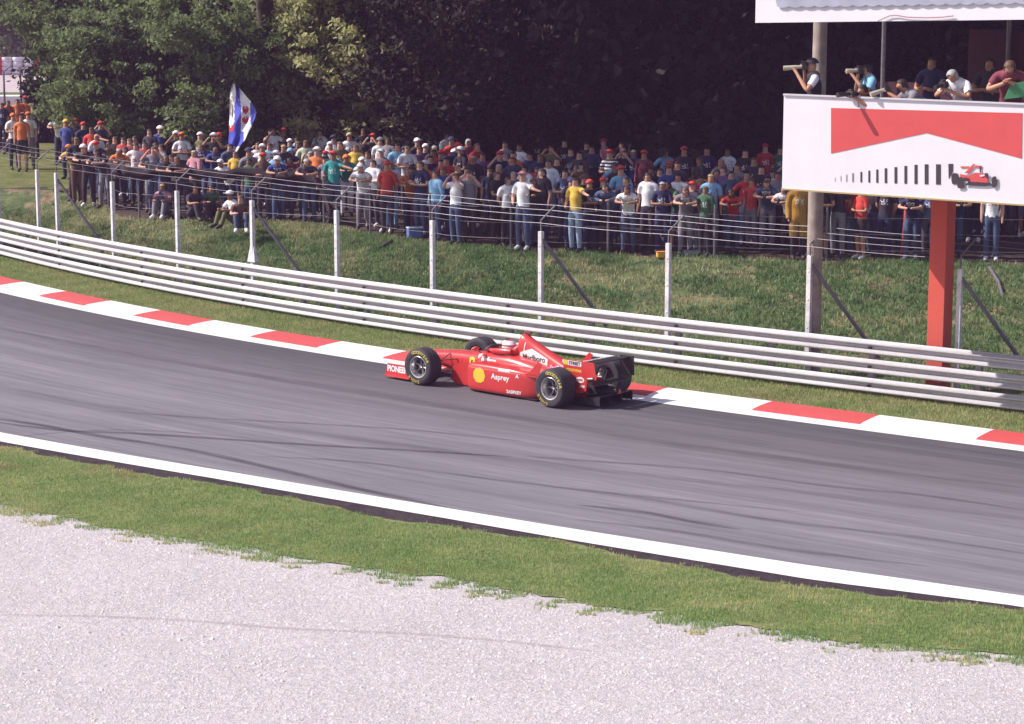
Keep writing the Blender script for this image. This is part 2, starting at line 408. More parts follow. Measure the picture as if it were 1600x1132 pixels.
# ------------------------------------------------------------ guard rail
def rail_path(d, s0=-40, s1=40, st=.5): return [(s, sdp(s, d)) for s in np.arange(s0, s1+.01, st)]
def guardrail():
    root = thing('guardrail', 'long galvanised three tier steel crash barrier beside the red and white kerb', 'crash barrier', sdp(0, RAILD))
    inv = Matrix.Translation(-root.location)
    BH = .312; zc = [.985-BH*.5-i*.332 for i in range(3)]
    # W section: (offset towards the track, height)
    W = [(0, .150), (.008, .149), (.062, .100), (.078, .092), (.080, .080), (.070, .066), (.006, .046), (.0, .036), (.0, .004), (.008, -.001), (.062, -.050), (.078, -.058), (.080, -.070), (.070, -.084), (.006, -.104), (0, -.108)]
    for z in zc:
        mb = MB(); P = rail_path(0); n = len(W)
        for i, (s, _) in enumerate(P):
            x = [sdp(s, RAILD-o, z+h)-root.location for o, h in W]
            mb.v += [tuple(v) for v in x]
            if i: 
                b = (i-1)*n
                for k in range(n-1): mb.f.append((b+k, b+k+1, b+n+k+1, b+n+k)); mb.m.append(0)
        o = mb.build('beam', GALV, root, smooth=25)
        so = o.modifiers.new('s', 'SOLIDIFY'); so.thickness = .004
        # splice plates and bolts every four metres
    for s in np.arange(-38, 38, 4.0):
        for z in zc:
            t = tang(s); rot = Matrix.Rotation(math.atan2(t.y, t.x), 3, 'Z')
            mb = MB(); mb.box(sdp(s, RAILD-.014, z+.005)-root.location, (.07, .02, .04), rot)
            mb.build('bolt', mat('dark_bolt', (.05, .045, .05), .6), root, smooth=0)
    for s in np.arange(-38, 38, 2.0):
        mb = MB(); t = tang(s); rot = Matrix.Rotation(math.atan2(t.y, t.x), 3, 'Z')
        mb.box(sdp(s, RAILD+.075, .47)-root.location, (.10, .10, 1.0), rot)
        mb.box(sdp(s, RAILD+.03, .82)-root.location, (.09, .02, .1), rot)
        mb.build('rail_post', mat('rail_post_steel', (.30, .28, .30), .5, .4, noise=.2), root, smooth=0)
guardrail()

# ------------------------------------------------------------ debris fence
CONC = mat('pale_concrete', (.76, .73, .76), .85, noise=.22, scale=9, bump=.3)
STEEL = mat('weathered_steel', (.20, .18, .21), .55, .3, noise=.25, scale=12)
WIREM = mat('fence_wire', (.25, .225, .26), .45, .3)
PX = [25, 93, 180, 280, 397, 528, 677, 845, 1042, 1262, 1493]
FD = RAILD+.42
def s_at_px(px, d, z=0, lo=-20, hi=22):
    ss = np.linspace(lo, hi, 2101); x, y = sd(ss, d); u = np.array([pix((a, b, z))[0] for a, b in zip(x, y)])
    return float(ss[int(np.abs(u-px).argmin())])
def fence():
    ps = [s_at_px(p, FD) for p in PX]
    ps = [ps[0]-2.5*k for k in (5, 4, 3, 2, 1)]+ps+[ps[-1]+2.9*k for k in (1, 2, 3, 4, 5)]
    root = thing('debris_fence', 'fence of pale concrete posts with thin wires and outward bent arms behind the barrier', 'fence', sdp(0, FD))
    L = root.location
    tips = []
    for i, s in enumerate(ps):
        b = sdp(s, FD)-L; t = tang(s); n = Vector((-t.y, t.x, 0)); a0 = math.atan2(t.y, t.x); rot = Matrix.Rotation(a0, 3, 'Z'); Z = Vector((0, 0, 1))
        mb = MB(); mb.box(b+Z*1.13, (.085, .085, 2.30), rot)
        for zz in (.5, 1.0, 1.5, 2.0): mb.box(b+Z*zz-n*.045, (.03, .012, .03), rot)
        mb.build('post', CONC, root, smooth=0, bevel=.008)
        mb = MB(); arm = n*.28+t*.14+Z*.28
        mb.tube([b+Z*2.2, b+Z*2.44, b+Z*2.49, b+Z*2.49+arm], .017, 8); mb.build('bent_arm', STEEL, root)
        tips.append((b, n, t, arm))
        if i-5 in (-3, 1, 4, 7, 9, 10):
            mb = MB(); q = b+t*1.02+n*.75; q.z = .45
            mb.tube([b+Z*2.15, q], .035, 8); mb.build('brace', STEEL, root)
        if i-5 == 4:
            MB().box(b+Z*1.12, (.26, .12, .34), rot, taper=.45).build('foot_block', CONC, root, smooth=0)
    Z = Vector((0, 0, 1))
    lines = [lambda q: q[0]+Z*2.44-q[1]*.02, lambda q: q[0]+Z*2.49+q[3]*.30, lambda q: q[0]+Z*2.49+q[3]*.66, lambda q: q[0]+Z*2.49+q[3]*.98]
    for k, f in enumerate(lines):
        pts = []
        for i in range(len(tips)-1):
            a, b = f(tips[i]), f(tips[i+1])
            for j in range(6):
                u = j/6; p = a*(1-u)+b*u; p.z -= .02*4*u*(1-u); pts.append(p)
        pts.append(f(tips[-1])); MB().tube(pts, .0042, 5).build('wire', WIREM, root)
    return ps
POSTS_S = fence()

# ------------------------------------------------------------ grass blades
def blades(name, n, sampler, hmin, hmax, wd, label, seed=1, lean=.5, cols=None, dry=None):
    r = np.random.default_rng(seed); x, y, z, dr = sampler(r, n); n = len(x)
    h = r.uniform(hmin, hmax, n); th = r.uniform(0, 2*math.pi, n); la = r.uniform(0, lean, n)*h; lt = r.uniform(0, 2*math.pi, n)
    wx = np.cos(th)*wd*.5*r.uniform(.7, 1.5, n); wy = np.sin(th)*wd*.5*r.uniform(.7, 1.5, n)
    V = np.zeros((n, 3, 3)); V[:, 0] = np.stack([x-wx, y-wy, z-.01], 1); V[:, 1] = np.stack([x+wx, y+wy, z-.01], 1)
    V[:, 2] = np.stack([x+np.cos(lt)*la, y+np.sin(lt)*la, z+h], 1)
    A = np.array([.15, .32, .09]); B = np.array([.40, .50, .19]); D = np.array([.66, .60, .32])
    if cols: A, B, D = map(np.array, cols)
    k = np.clip(r.random((n, 1))*.6+.2+.22*nz(x, y, 2.3, 77)[:, None]+.15*nz(x, y, .8, 78)[:, None], 0, 1); c = A*(1-k)+B*k; dd = np.clip(dr+r.normal(0, .22, n), 0, 1)[:, None]; c = c*(1-dd)+D*dd; c *= r.uniform(.8, 1.2, (n, 1))
    col = np.repeat(c, 3, 0); F = np.arange(n*3).reshape(n, 3)
    o = link(name, fast_mesh(name, V.reshape(-1, 3), F, 3, col=col), BLADE)
    return tag(o, label, 'grass', kind='stuff')
def nz(x, y, f, seed=0):
    r = np.random.default_rng(seed+99); v = 0
    for k in range(5):
        a, b, p = r.uniform(-1, 1, 3); v = v+np.sin((x*a+y*b)*f*(1+k*.7)*2+p*9+1.7*np.sin((x*b-y*a)*f*.9+p*4))
    return v/3.2
def smp_inner(r, n):
    s = r.uniform(-16, 23, n); d0 = GB(s)-.12; d1 = GT(s)+wob(s, .045, 3.3, 2); f = r.uniform(0, 1, n); d = d0*(1-f)+d1*f+r.normal(0, .02, n)
    x, y = sd_(s, d); m0 = d-d0; m1 = d1-d
    cl = .8*nz(x, y, 1.7, 20)+nz(x, y, 5.0, 21)+.6*nz(x, y, 12, 22)
    thr = np.clip(1.1-m0*2.9, -9, 2)                     # ragged, clumpy edge on the gravel side
    keep = ((cl > thr) | (m0 > .75)) & ((m1 > .18) | (cl > .75-m1*6)); patch = nz(x, y, .9, 4)+.7*nz(x, y, 3.1, 9)+.4*nz(x, y, 7, 31)
    dr = np.clip(.04+.36*patch+np.clip(.50-m0, 0, 1)*1.1+np.clip(.35-m1, 0, 1)*1.3, 0, 1)
    return x[keep], y[keep], np.full(keep.sum(), .0), dr[keep]
def sd_(s, d): return np.interp(s, SS, KX)+np.interp(s, SS, NX)*d, np.interp(s, SS, KY)+np.interp(s, SS, NY)*d
def smp_outer(r, n):
    s = r.uniform(-22, 20, n); d = r.uniform(.66, RAILD+.3, n); x, y = sd_(s, d); dr = .25+.35*nz(x, y, 1.1, 8)+.4*np.clip(.95-d, 0, 1)*2
    keep = (d > .74+.05*nz(x, y, 4, 3)) | (r.random(n) < .15)
    return x[keep], y[keep], np.zeros(keep.sum())+.01, np.clip(dr, 0, 1)[keep]
def smp_bank(r, n):
    s = r.uniform(-26, 24, n); f = r.uniform(0, 1.06, n); d = RAILD+.5+(TF(s)-RAILD-.5)*f; x, y = sd_(s, d); p = nz(x, y, .8, 12); q = nz(x, y, .45, 15)
    left = np.clip((-s-8)/9, 0, 1)
    bare = np.clip((q-.42+.5*left*(f > .55))*3.0, 0, 1)+np.clip((f-.95)*6, 0, 1)
    keep = r.random(n) > bare*.75
    dr = np.clip(.10+.32*p+.30*left+.45*bare, 0, 1)
    cl = nz(x, y, 2.6, 41)+.6*nz(x, y, 6.5, 42); dr = np.clip(dr+.22*cl+.5*np.clip(nz(x, y, 1.6, 44)-.75, 0, 1)*2, 0, 1)
    keep &= (cl > -.55) | (r.random(n) < .35)
    return x[keep], y[keep], bank_z(s, d)[keep], dr[keep]
blades('verge_grass_inner', 320000, smp_inner, .02, .052, .012, 'strip of mown grass between the white line and the gravel', 3)
blades('verge_grass_outer', 120000, smp_outer, .02, .06, .015, 'narrow strip of grass between kerb and crash barrier', 5,
       cols=((.20, .31, .10), (.37, .43, .17), (.56, .48, .27)))
blades('bank_grass', 400000, smp_bank, .03, .11, .026, 'rough grass on the bank below the spectators', 6, .9,
       cols=((.055, .145, .045), (.17, .30, .11), (.50, .46, .26)))
# stones lying on the gravel bed
def stones():
    r = np.random.default_rng(4); n = 60000; s = r.uniform(-16, 24, n); d = GB(s)-r.uniform(-.05, 9.5, n)**1.0; x, y = sd_(s, d)
    sz = r.uniform(.007, .019, n)*(1+.8*(r.random(n) < .05)); a = r.uniform(0, 6.28, n)
    base = np.array([(1, 0, 0), (-.5, .87, 0), (-.5, -.87, 0), (0, 0, 1.0)])
    ca, sa = np.cos(a), np.sin(a); V = np.zeros((n, 4, 3))
    for k, (bx, by, bz) in enumerate(base):
        q = r.uniform(.7, 1.3, n); V[:, k, 0] = x+(bx*ca-by*sa)*sz*q; V[:, k, 1] = y+(bx*sa+by*ca)*sz*q; V[:, k, 2] = -.007+bz*sz*.9*q
    b = np.arange(n)[:, None]*4; F = np.concatenate([b+np.array([0, 1, 3]), b+np.array([1, 2, 3]), b+np.array([2, 0, 3])])
    c = np.array([.70, .64, .655])*r.uniform(.78, 1.08, (n, 1))*np.array([1, 1, 1])+r.normal(0, .02, (n, 3)); col = np.repeat(np.clip(c, .05, .95), 4, 0)
    o = link('gravel_stones', fast_mesh('gravel_stones', V.reshape(-1, 3), F, 3, col=col), m_tint('pebble', .9)); tag(o, 'pale pinkish gravel stones covering the run-off bed', 'gravel', kind='stuff')
stones()
# tyre marks on the road, a rut in the gravel
def mark(name, pts, wd, m, z=.003):
    P = [at(x, y, z) for x, y in pts]; C = []
    for i in range(len(P)-1):
        p0, p1, p2, p3 = P[max(i-1, 0)], P[i], P[i+1], P[min(i+2, len(P)-1)]
        for k in range(10):
            f = k/10; C.append(.5*((2*p1)+(p2-p0)*f+(2*p0-5*p1+4*p2-p3)*f*f+(3*p1-p0-3*p2+p3)*f**3))
    C.append(P[-1]); V = []; UV = []; L = 0
    for i, p in enumerate(C):
        t = (C[min(i+1, len(C)-1)]-C[max(i-1, 0)]).normalized(); n = Vector((-t.y, t.x, 0)); L += (p-C[i-1]).length if i else 0
        tp_ = min(1, min(i, len(C)-1-i)/8+.12)
        for k in (-1, 1): V.append(p+n*wd*.5*k*tp_); UV.append((L, k*.5+.5))
    F = [(2*i, 2*i+1, 2*i+3, 2*i+2) for i in range(len(C)-1)]
    UV = [(u, v) for u, v in UV]
    me = fast_mesh(name, V, F, 4, uv=UV); me['len'] = L
    tag(link(name, me, m), kind='structure')
def m_mark(name, col, k):
    g = NG(name); g.out(col, .75, .3); v = g.sep(g.uv)[1]; e = g.ramp(g.math('ABSOLUTE', g.math('SUBTRACT', v, .5)), .5, .15, 0, 1)
    n = g.noise(g.map(g.uv, (.5, 3, 1)), 2.0, 5, .7); n2 = g.noise(g.obj, 45, 3, .7)
    a = g.math('MULTIPLY', g.math('MULTIPLY', e, g.ramp(n, .3, .62, .15, 1)), g.ramp(n2, .3, .7, .5, 1)); a = g.math('MULTIPLY', a, k)
    g.L(a, g.p.inputs['Alpha']); return g.m
TM = m_mark('tyre_rubber_mark', (.055, .045, .055), .75); TM2 = m_mark('faint_rubber_mark', (.06, .05, .06), .45)
mark('tyre_mark', [(-40, 650), (60, 664), (160, 682), (300, 704), (430, 733), (560, 764), (700, 793)], .22, TM)
mark('tyre_mark', [(-40, 655), (90, 672), (200, 677), (330, 685), (480, 695), (640, 704), (800, 714)], .20, TM)
mark('tyre_mark', [(160, 642), (300, 652), (480, 662), (640, 672), (820, 690)], .16, TM2)
mark('tyre_mark', [(900, 789), (1000, 800), (1080, 815), (1160, 828)], .20, TM)
mark('tyre_mark', [(820, 713), (900, 719), (1100, 734), (1280, 758), (1450, 775), (1620, 800)], .18, TM2)
mark('tyre_mark', [(400, 713), (560, 722), (760, 748), (1000, 775), (1250, 800)], .15, TM2)
mark('tyre_mark', [(850, 760), (1000, 778), (1200, 812), (1420, 838), (1620, 868)], .2, TM2)
mark('tyre_mark', [(900, 812), (1060, 831), (1240, 860), (1450, 885)], .2, TM2)
mark('tyre_mark', [(-20, 690), (70, 678), (180, 672), (300, 677), (420, 688)], .1, TM2)
mark('tyre_mark', [(-20, 600), (200, 640), (420, 668), (700, 705), (1000, 742), (1300, 775), (1620, 815)], .35, m_mark('wide_rubber_mark', (.08, .07, .08), .28))
mark('tyre_mark', [(-20, 510), (200, 552), (420, 590), (560, 612), (800, 652), (1100, 700), (1620, 765)], .5, m_mark('wide_rubber_mark', (.05, .04, .05), .30))
mark('gravel_rut', [(-20, 960), (150, 963), (300, 970), (450, 982), (640, 990), (800, 1003), (950, 1020)], .12, m_mark('gravel_rut_shadow', (.42, .35, .36), .55), .0)

# ------------------------------------------------------------ trees
BARK = mat('bark', (.085, .06, .05), .95, noise=.5, scale=6, bump=.8)
LEAF = m_tint('leaves', .62, .48, spec=.35)
LEAF_SHADE = m_tint('shade_dark_leaves', .7, .12, (.9, .62, 1.05), .2)  # purple-dark leaf tint that carries the wood's shade in its colour
def crown_mesh(name, rx, ry, rz, ncl, nl, seed, ls=.085, low=(.030, .050, .016), hi=(.115, .145, .050), spread=.55, lobes=0):
    r = np.random.default_rng(seed); u = r.normal(0, 1, (ncl, 3)); u /= np.linalg.norm(u, axis=1)[:, None]
    rad = r.uniform(.45, 1.0, (ncl, 1))**.5; lob = 1+.22*np.sin(u[:, :1]*5+seed)*np.cos(u[:, 1:2]*4+seed*2)+.12*np.sin(u[:, 2:3]*9+seed)
    c = u*rad*lob*np.array([rx, ry, rz]); ctint = r.random((ncl, 1))**1.3
    cs = r.uniform(.6, 1.4, (ncl, 1)); n = ncl*nl
    if lobes:
        lc = r.normal(0, 1, (lobes, 3)); lc /= np.linalg.norm(lc, axis=1)[:, None]; lc = lc*np.array([rx, ry, rz])*r.uniform(.62, .95, (lobes, 1)); lr = r.uniform(.9, 1.6, (lobes, 1))
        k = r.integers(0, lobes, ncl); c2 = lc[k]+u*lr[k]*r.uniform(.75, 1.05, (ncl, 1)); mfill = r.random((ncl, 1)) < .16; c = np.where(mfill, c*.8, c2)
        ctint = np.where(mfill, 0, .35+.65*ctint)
    p = np.repeat(c, nl, 0)+r.normal(0, 1, (n, 3))*np.array([1, 1, .55])*spread*.5*np.repeat(cs, nl, 0)
    a = r.normal(0, 1, (n, 3)); a /= np.linalg.norm(a, axis=1)[:, None]
    nn = r.normal(0, 1, (n, 3))+np.array([0, 0, .8]); b = np.cross(nn, a); b /= np.linalg.norm(b, axis=1)[:, None]+1e-9
    L = ls*r.uniform(.6, 1.5, (n, 1)); V = np.zeros((n, 4, 3))
    V[:, 0] = p-a*L; V[:, 1] = p+b*L*.55; V[:, 2] = p+a*L*1.1; V[:, 3] = p-b*L*.55
    t = np.repeat(ctint, nl, 0)*.75+r.random((n, 1))*.35; col = np.array(low)*(1-t)+np.array(hi)*t; col = np.clip(col, .004, 1)
    return fast_mesh(name, V.reshape(-1, 3), np.arange(n*4).reshape(n, 4), 4, col=np.repeat(col, 4, 0))
def trunk_mesh(h, r0, seed, spread=3.0, name='trunk'):
    r = random.Random(seed); mb = MB(); top = Vector((r.uniform(-.5, .5), r.uniform(-.5, .5), h))
    pts = [Vector((0, 0, -.3)), Vector((.05, 0, h*.3)), Vector((top.x*.5, top.y*.5, h*.6)), top]
    mb.tube(pts, [r0*1.25, r0, r0*.8, r0*.45], 10)
    for k in range(9):
        z = h*(.3+.65*k/9); a = k*2.4+r.random(); q = Vector((top.x*z/h*.6, top.y*z/h*.6, z)); e = spread*(.7+.4*r.random())
        mb.tube([q, q+Vector((math.cos(a)*e*.5, math.sin(a)*e*.5, e*.22)), q+Vector((math.cos(a)*e, math.sin(a)*e, e*.3+r.uniform(-.3, .6)))], [r0*.38, r0*.22, r0*.08], 7)
    return mb.mesh(name)
def tree(name, x, y, crown, trunk, cz, label, group, z0=1.0, leaf=LEAF, sc=1.0, rz=0.0):
    t = thing(name, label, 'tree', (x, y, z0), rz, group)
    c = link('crown', crown, None, t); c.location = (0, 0, cz)
    if not crown.materials: crown.materials.append(leaf)
    c.material_slots[0].link = 'OBJECT'; c.material_slots[0].material = leaf
    k = link('trunk', trunk, None, t)
    if not trunk.materials: trunk.materials.append(BARK)
    t.scale = (sc,)*3
    return t
T1 = trunk_mesh(8, .34, 1); T2 = trunk_mesh(9, .30, 5, 3.6)
CR_L = crown_mesh('crown_broad', 4.5, 4.4, 4.6, 520, 100, 3, .095, (.04, .08, .03), (.42, .54, .20), .42, 34)
CR_M = crown_mesh('crown_olive', 4.6, 4.2, 5.2, 460, 100, 8, .085, (.07, .08, .03), (.62, .60, .30), .42, 30)
CR_D = crown_mesh('crown_dense', 5.2, 4.6, 5.6, 420, 70, 12, .13, (.012, .014, .012), (.035, .042, .028), .9)  # near-black leaf tones: the wood's deep shade put into the colour
CR_S = crown_mesh('crown_round', 3.6, 3.4, 3.6, 320, 90, 21, .08, (.04, .07, .03), (.34, .42, .17), .42, 22)
g = 'broadleaf trees behind the crowd'
def tp(px, Y): return (px-800)/CF*(Y*math.cos(CP)+6*math.sin(CP)), Y
for i, (px, Y, cr, tr, cz, lab, leaf, sc) in enumerate([
    (358, 79, CR_L, T1, 7.4, 'large leafy green tree at left over the orange capped spectators', LEAF, 1),
    (128, 84, CR_S, T2, 7.3, 'leafy tree at far left whose branches hang over the pale run-off area', LEAF, .9),
    (430, 80, CR_S, T1, 6.2, 'dark green tree directly behind the blue and white flag', LEAF, 1.25),
    (670, 71, CR_M, T2, 7.8, 'tall olive leaved tree rising behind the low sunlit one at centre', LEAF, 1),
    (800, 70, CR_S, T2, 7.2, 'dim round tree right of the olive tree', LEAF_SHADE, 1.4),
    ]):
    x, y = tp(px, Y); tree('broadleaf_tree', x, y, cr, tr, cz, lab, g, leaf=leaf, sc=sc, rz=i*1.3)
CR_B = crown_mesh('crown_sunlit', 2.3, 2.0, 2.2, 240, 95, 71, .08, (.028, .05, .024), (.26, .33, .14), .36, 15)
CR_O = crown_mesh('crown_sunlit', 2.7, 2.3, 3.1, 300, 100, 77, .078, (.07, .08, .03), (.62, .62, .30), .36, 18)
T6 = trunk_mesh(4.2, .13, 33, 1.4)
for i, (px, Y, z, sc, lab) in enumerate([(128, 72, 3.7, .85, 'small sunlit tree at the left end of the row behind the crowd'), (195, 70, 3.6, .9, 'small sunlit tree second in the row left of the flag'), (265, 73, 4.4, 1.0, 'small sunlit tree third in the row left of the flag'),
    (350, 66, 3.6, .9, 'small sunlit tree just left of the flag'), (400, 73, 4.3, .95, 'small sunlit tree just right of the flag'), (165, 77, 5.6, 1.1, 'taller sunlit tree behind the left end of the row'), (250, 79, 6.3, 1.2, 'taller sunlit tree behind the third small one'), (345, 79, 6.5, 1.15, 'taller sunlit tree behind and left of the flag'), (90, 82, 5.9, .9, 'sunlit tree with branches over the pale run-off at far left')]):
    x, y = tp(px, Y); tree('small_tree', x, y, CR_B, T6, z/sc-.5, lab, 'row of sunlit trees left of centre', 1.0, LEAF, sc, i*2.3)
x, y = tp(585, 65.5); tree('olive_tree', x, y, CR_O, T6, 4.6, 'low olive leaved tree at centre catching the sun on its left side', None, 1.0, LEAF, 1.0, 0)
x, y = tp(545, 68); tree('olive_tree', x, y, CR_O, T6, 6.2, 'upper olive leaved tree behind the low one at centre', None, 1.0, LEAF, .9, 2)
names = ['behind the photographers', 'at the right edge of the wood', 'above the crowd at centre', 'right of the centre crowd', 'left of the tall brown pole', 'deep behind the billboard',
         'behind the dim round tree', 'behind the olive tree', 'filling the gap behind the flag', 'behind the large left tree', 'deep in the wood at centre', 'deep in the wood at right', 'beyond the far right crowd', 'farthest at left behind the run-off', 'behind the tyre wall at far left', 'beside the tyre wall at far left']
DK = [(1330, 66), (1560, 64), (960, 69), (1120, 64), (1230, 73), (1450, 78), (850, 84), (690, 88), (450, 86), (330, 92), (1000, 92), (1250, 95), (1640, 82), (-40, 168), (70, 175), (170, 165)]
for i, ((px, Y), nm) in enumerate(zip(DK, names)):
    x, y = tp(px, Y); far = Y > 150
    tree('woodland_tree', x, y, CR_L if far else CR_D, T2, 5.4 if far else 5.6+(i % 3)*.5, 'dark shaded woodland tree '+nm, 'shaded woodland trees', 0.0 if Y > 100 else 1.0, LEAF if far else LEAF_SHADE, 1.35 if far else 1.1+.12*(i % 4), i*2.1)
for i, px in enumerate([330, 480, 620, 760, 900, 1050, 1180, 1320, 1460, 1600]):        # far edge of the wood closes the view
    x, y = tp(px, 104+(i % 3)*4)
    tree('woodland_tree', x, y, CR_D, T1, 5.8, 'dark tree in the deepest row of the wood, number %s from its left end' % ['first', 'second', 'third', 'fourth', 'fifth', 'sixth', 'seventh', 'eighth', 'ninth', 'last'][i], 'shaded woodland trees', 0, LEAF_SHADE, 1.5, i)
CR_H = crown_mesh('added_high_crown', 5.0, 5.0, 3.0, 290, 62, 51, .11, (.03, .045, .016), (.12, .14, .05), .6)  # crowns above the view, added to shade the crowd at centre and right
_m = MB(); _m.tube([(0, 0, -.3), (0, -.2, 3), (0, -1.6, 6.5), (0, -6.2, 9.0), (0, -11, 10.8)], [.34, .28, .24, .18, .1], 10)
for k in range(7): _m.tube([(0, -3.8-k*1.1, 7.6+k*.5), ((-1)**k*1.8, -5-k*1.1, 9.0+k*.4), ((-1)**k*3.4, -5.7-k*1.1, 9.8+k*.4)], [.12, .08, .03], 7)
T3 = _m.mesh('trunk')  # trunk of the added shade trees only
for i, (x, y, z, lab) in enumerate([(-7.6, 55.8, 11.5, 'added tree whose unseen high crown shades the centre crowd'), (-2.4, 54.8, 11.5, 'added tree whose unseen high crown shades the crowd right of the tall man in white'), (3.0, 54, 11.5, 'added tree whose unseen high crown shades the crowd beneath the billboard'), (8, 53.5, 11.5, 'added tree at right whose unseen high crown shades the crowd by the red column')]):
    t = tree('added_shade_tree', x+.6, y+12, CR_H, T3, z, lab, 'added shade trees over the crowd', 1.0, LEAF, 1.0, (i-1.5)*.05); t.children[0].location = (0, -12, z)
# understorey
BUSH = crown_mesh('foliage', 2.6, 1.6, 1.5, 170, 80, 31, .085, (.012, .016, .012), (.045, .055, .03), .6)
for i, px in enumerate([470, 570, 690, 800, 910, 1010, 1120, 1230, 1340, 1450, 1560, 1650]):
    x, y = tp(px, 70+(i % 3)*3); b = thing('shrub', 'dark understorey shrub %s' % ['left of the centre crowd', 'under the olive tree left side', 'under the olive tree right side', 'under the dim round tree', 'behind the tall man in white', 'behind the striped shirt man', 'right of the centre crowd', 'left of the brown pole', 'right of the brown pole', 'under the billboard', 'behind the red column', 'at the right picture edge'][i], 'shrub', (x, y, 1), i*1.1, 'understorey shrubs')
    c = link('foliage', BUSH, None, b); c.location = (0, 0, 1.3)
    if not BUSH.materials: BUSH.materials.append(LEAF_SHADE)
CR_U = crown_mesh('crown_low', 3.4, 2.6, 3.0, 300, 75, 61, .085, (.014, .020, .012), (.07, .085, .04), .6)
T5 = trunk_mesh(4, .14, 15, 1.8)
for i, (px, Y, lab, lf) in enumerate([(600, 69.5, 'low dense tree hiding the olive tree trunk', LEAF), (700, 64, 'low dense tree right of the olive tree over the crowd', LEAF_SHADE), (485, 72, 'low dense tree between the flag and the olive tree', LEAF_SHADE), (800, 64.5, 'low dense tree behind the tall man in white', LEAF_SHADE), (290, 76, 'low dense tree under the large left tree', LEAF), (380, 77, 'low dense tree right behind the flag', LEAF_SHADE), (905, 65, 'low dense tree behind the striped shirt', LEAF_SHADE), (215, 76, 'low dense tree behind the red capped spectators', LEAF)]):
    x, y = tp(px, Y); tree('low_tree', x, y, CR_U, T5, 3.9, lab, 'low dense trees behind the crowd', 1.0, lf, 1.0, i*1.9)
for i, (px, Y, lab) in enumerate([(-20, 157, 'farthest broad tree behind the red end of the tyre wall'), (45, 160, 'farthest broad tree behind the white tyres'), (105, 157, 'farthest broad tree right of the tyre wall'), (160, 162, 'farthest broad tree half hidden by the row of sunlit trees'), (10, 172, 'farthest broad tree of the second line, left'), (90, 174, 'farthest broad tree of the second line, right')]):
    x, y = tp(px, Y); tree('distant_tree', x, y, CR_B, T6, 1.9, lab, 'distant trees beyond the tyre wall', 0.0, LEAF, 2.0 if i < 4 else 2.8, i*1.7)
# two clipped dark conifers beyond the grass at far left
cone = crown_mesh('foliage', .42, .42, 1.6, 60, 80, 41, .05, (.008, .012, .010), (.022, .03, .018), .25)
for v, (px, lab) in enumerate([(57, 'narrow dark conifer left of its twin beside the dark post'), (72, 'narrow dark conifer right of its twin beyond the grass')]):
    p = at(px, 224, 1); b = thing('conifer', lab, 'tree', p, 0, 'narrow dark conifers')
    c = link('crown', cone, None, b); c.location = (0, 0, .95)
    if not cone.materials: cone.materials.append(LEAF_SHADE)
    MB().tube([(0, 0, -.1), (0, 0, .5)], .05).build('trunk', BARK, b)
# ------------------------------------------------------------ decals: flat shapes wrapped onto a body
def obj_bvh(objs):
    V = []; F = []
    for o in objs:
        b = len(V); me = o.data; V += [v.co.copy() for v in me.vertices]; F += [tuple(i+b for i in p.vertices) for p in me.polygons]
    return BVHTree.FromPolygons(V, F)
def text_mesh(txt, size, bold=0.0, font=None, extr=0):
    c = bpy.data.curves.new('t', 'FONT'); c.body = txt; c.size = size; c.align_x = 'CENTER'; c.align_y = 'CENTER'; c.offset = bold; c.resolution_u = 3; c.extrude = extr
    o = bpy.data.objects.new('t', c); COL.objects.link(o); bpy.context.view_layer.update()
    dg = bpy.context.evaluated_depsgraph_get(); me = bpy.data.meshes.new_from_object(o.evaluated_get(dg)); bpy.data.objects.remove(o); bpy.data.curves.remove(c)
    return me
def poly_mesh(poly):
    me = bpy.data.meshes.new('p'); me.from_pydata([(x, y, 0) for x, y in poly], [], [tuple(range(len(poly)))]); me.update(); return me
def decal(name, me, m, bvh, parent, x, z, side=1, rot=0.0, flip=1, off=.004, skew=0, cuts=.05, ydir=None, fallback=0):
    """project a flat mesh (its x -> backwards along the car, its y -> up) onto the body from the side"""
    bm = bmesh.new(); bm.from_mesh(me); bpy.data.meshes.remove(me)
    bmesh.ops.triangulate(bm, faces=bm.faces)
    for _ in range(4):
        es = [e for e in bm.edges if e.calc_length() > cuts]
        if not es: break
        bmesh.ops.subdivide_edges(bm, edges=es, cuts=1); bmesh.ops.triangulate(bm, faces=[f for f in bm.faces if len(f.verts) > 3])
    c, s = math.cos(rot), math.sin(rot)
    for v in bm.verts:
        u, w = v.co.x*c-v.co.y*s, v.co.x*s+v.co.y*c+v.co.x*skew
        o = Vector((x-side*u*flip, side*2.0, z+w)); d = Vector((0, -side, 0))
        hit = bvh.ray_cast(o, d)
        y = hit[0].y+side*off if hit[0] is not None else fallback*side
        v.co = Vector((o.x, y, o.z))
    out = bpy.data.meshes.new(name); bm.to_mesh(out); bm.free()
    return link(name, out, m, parent)

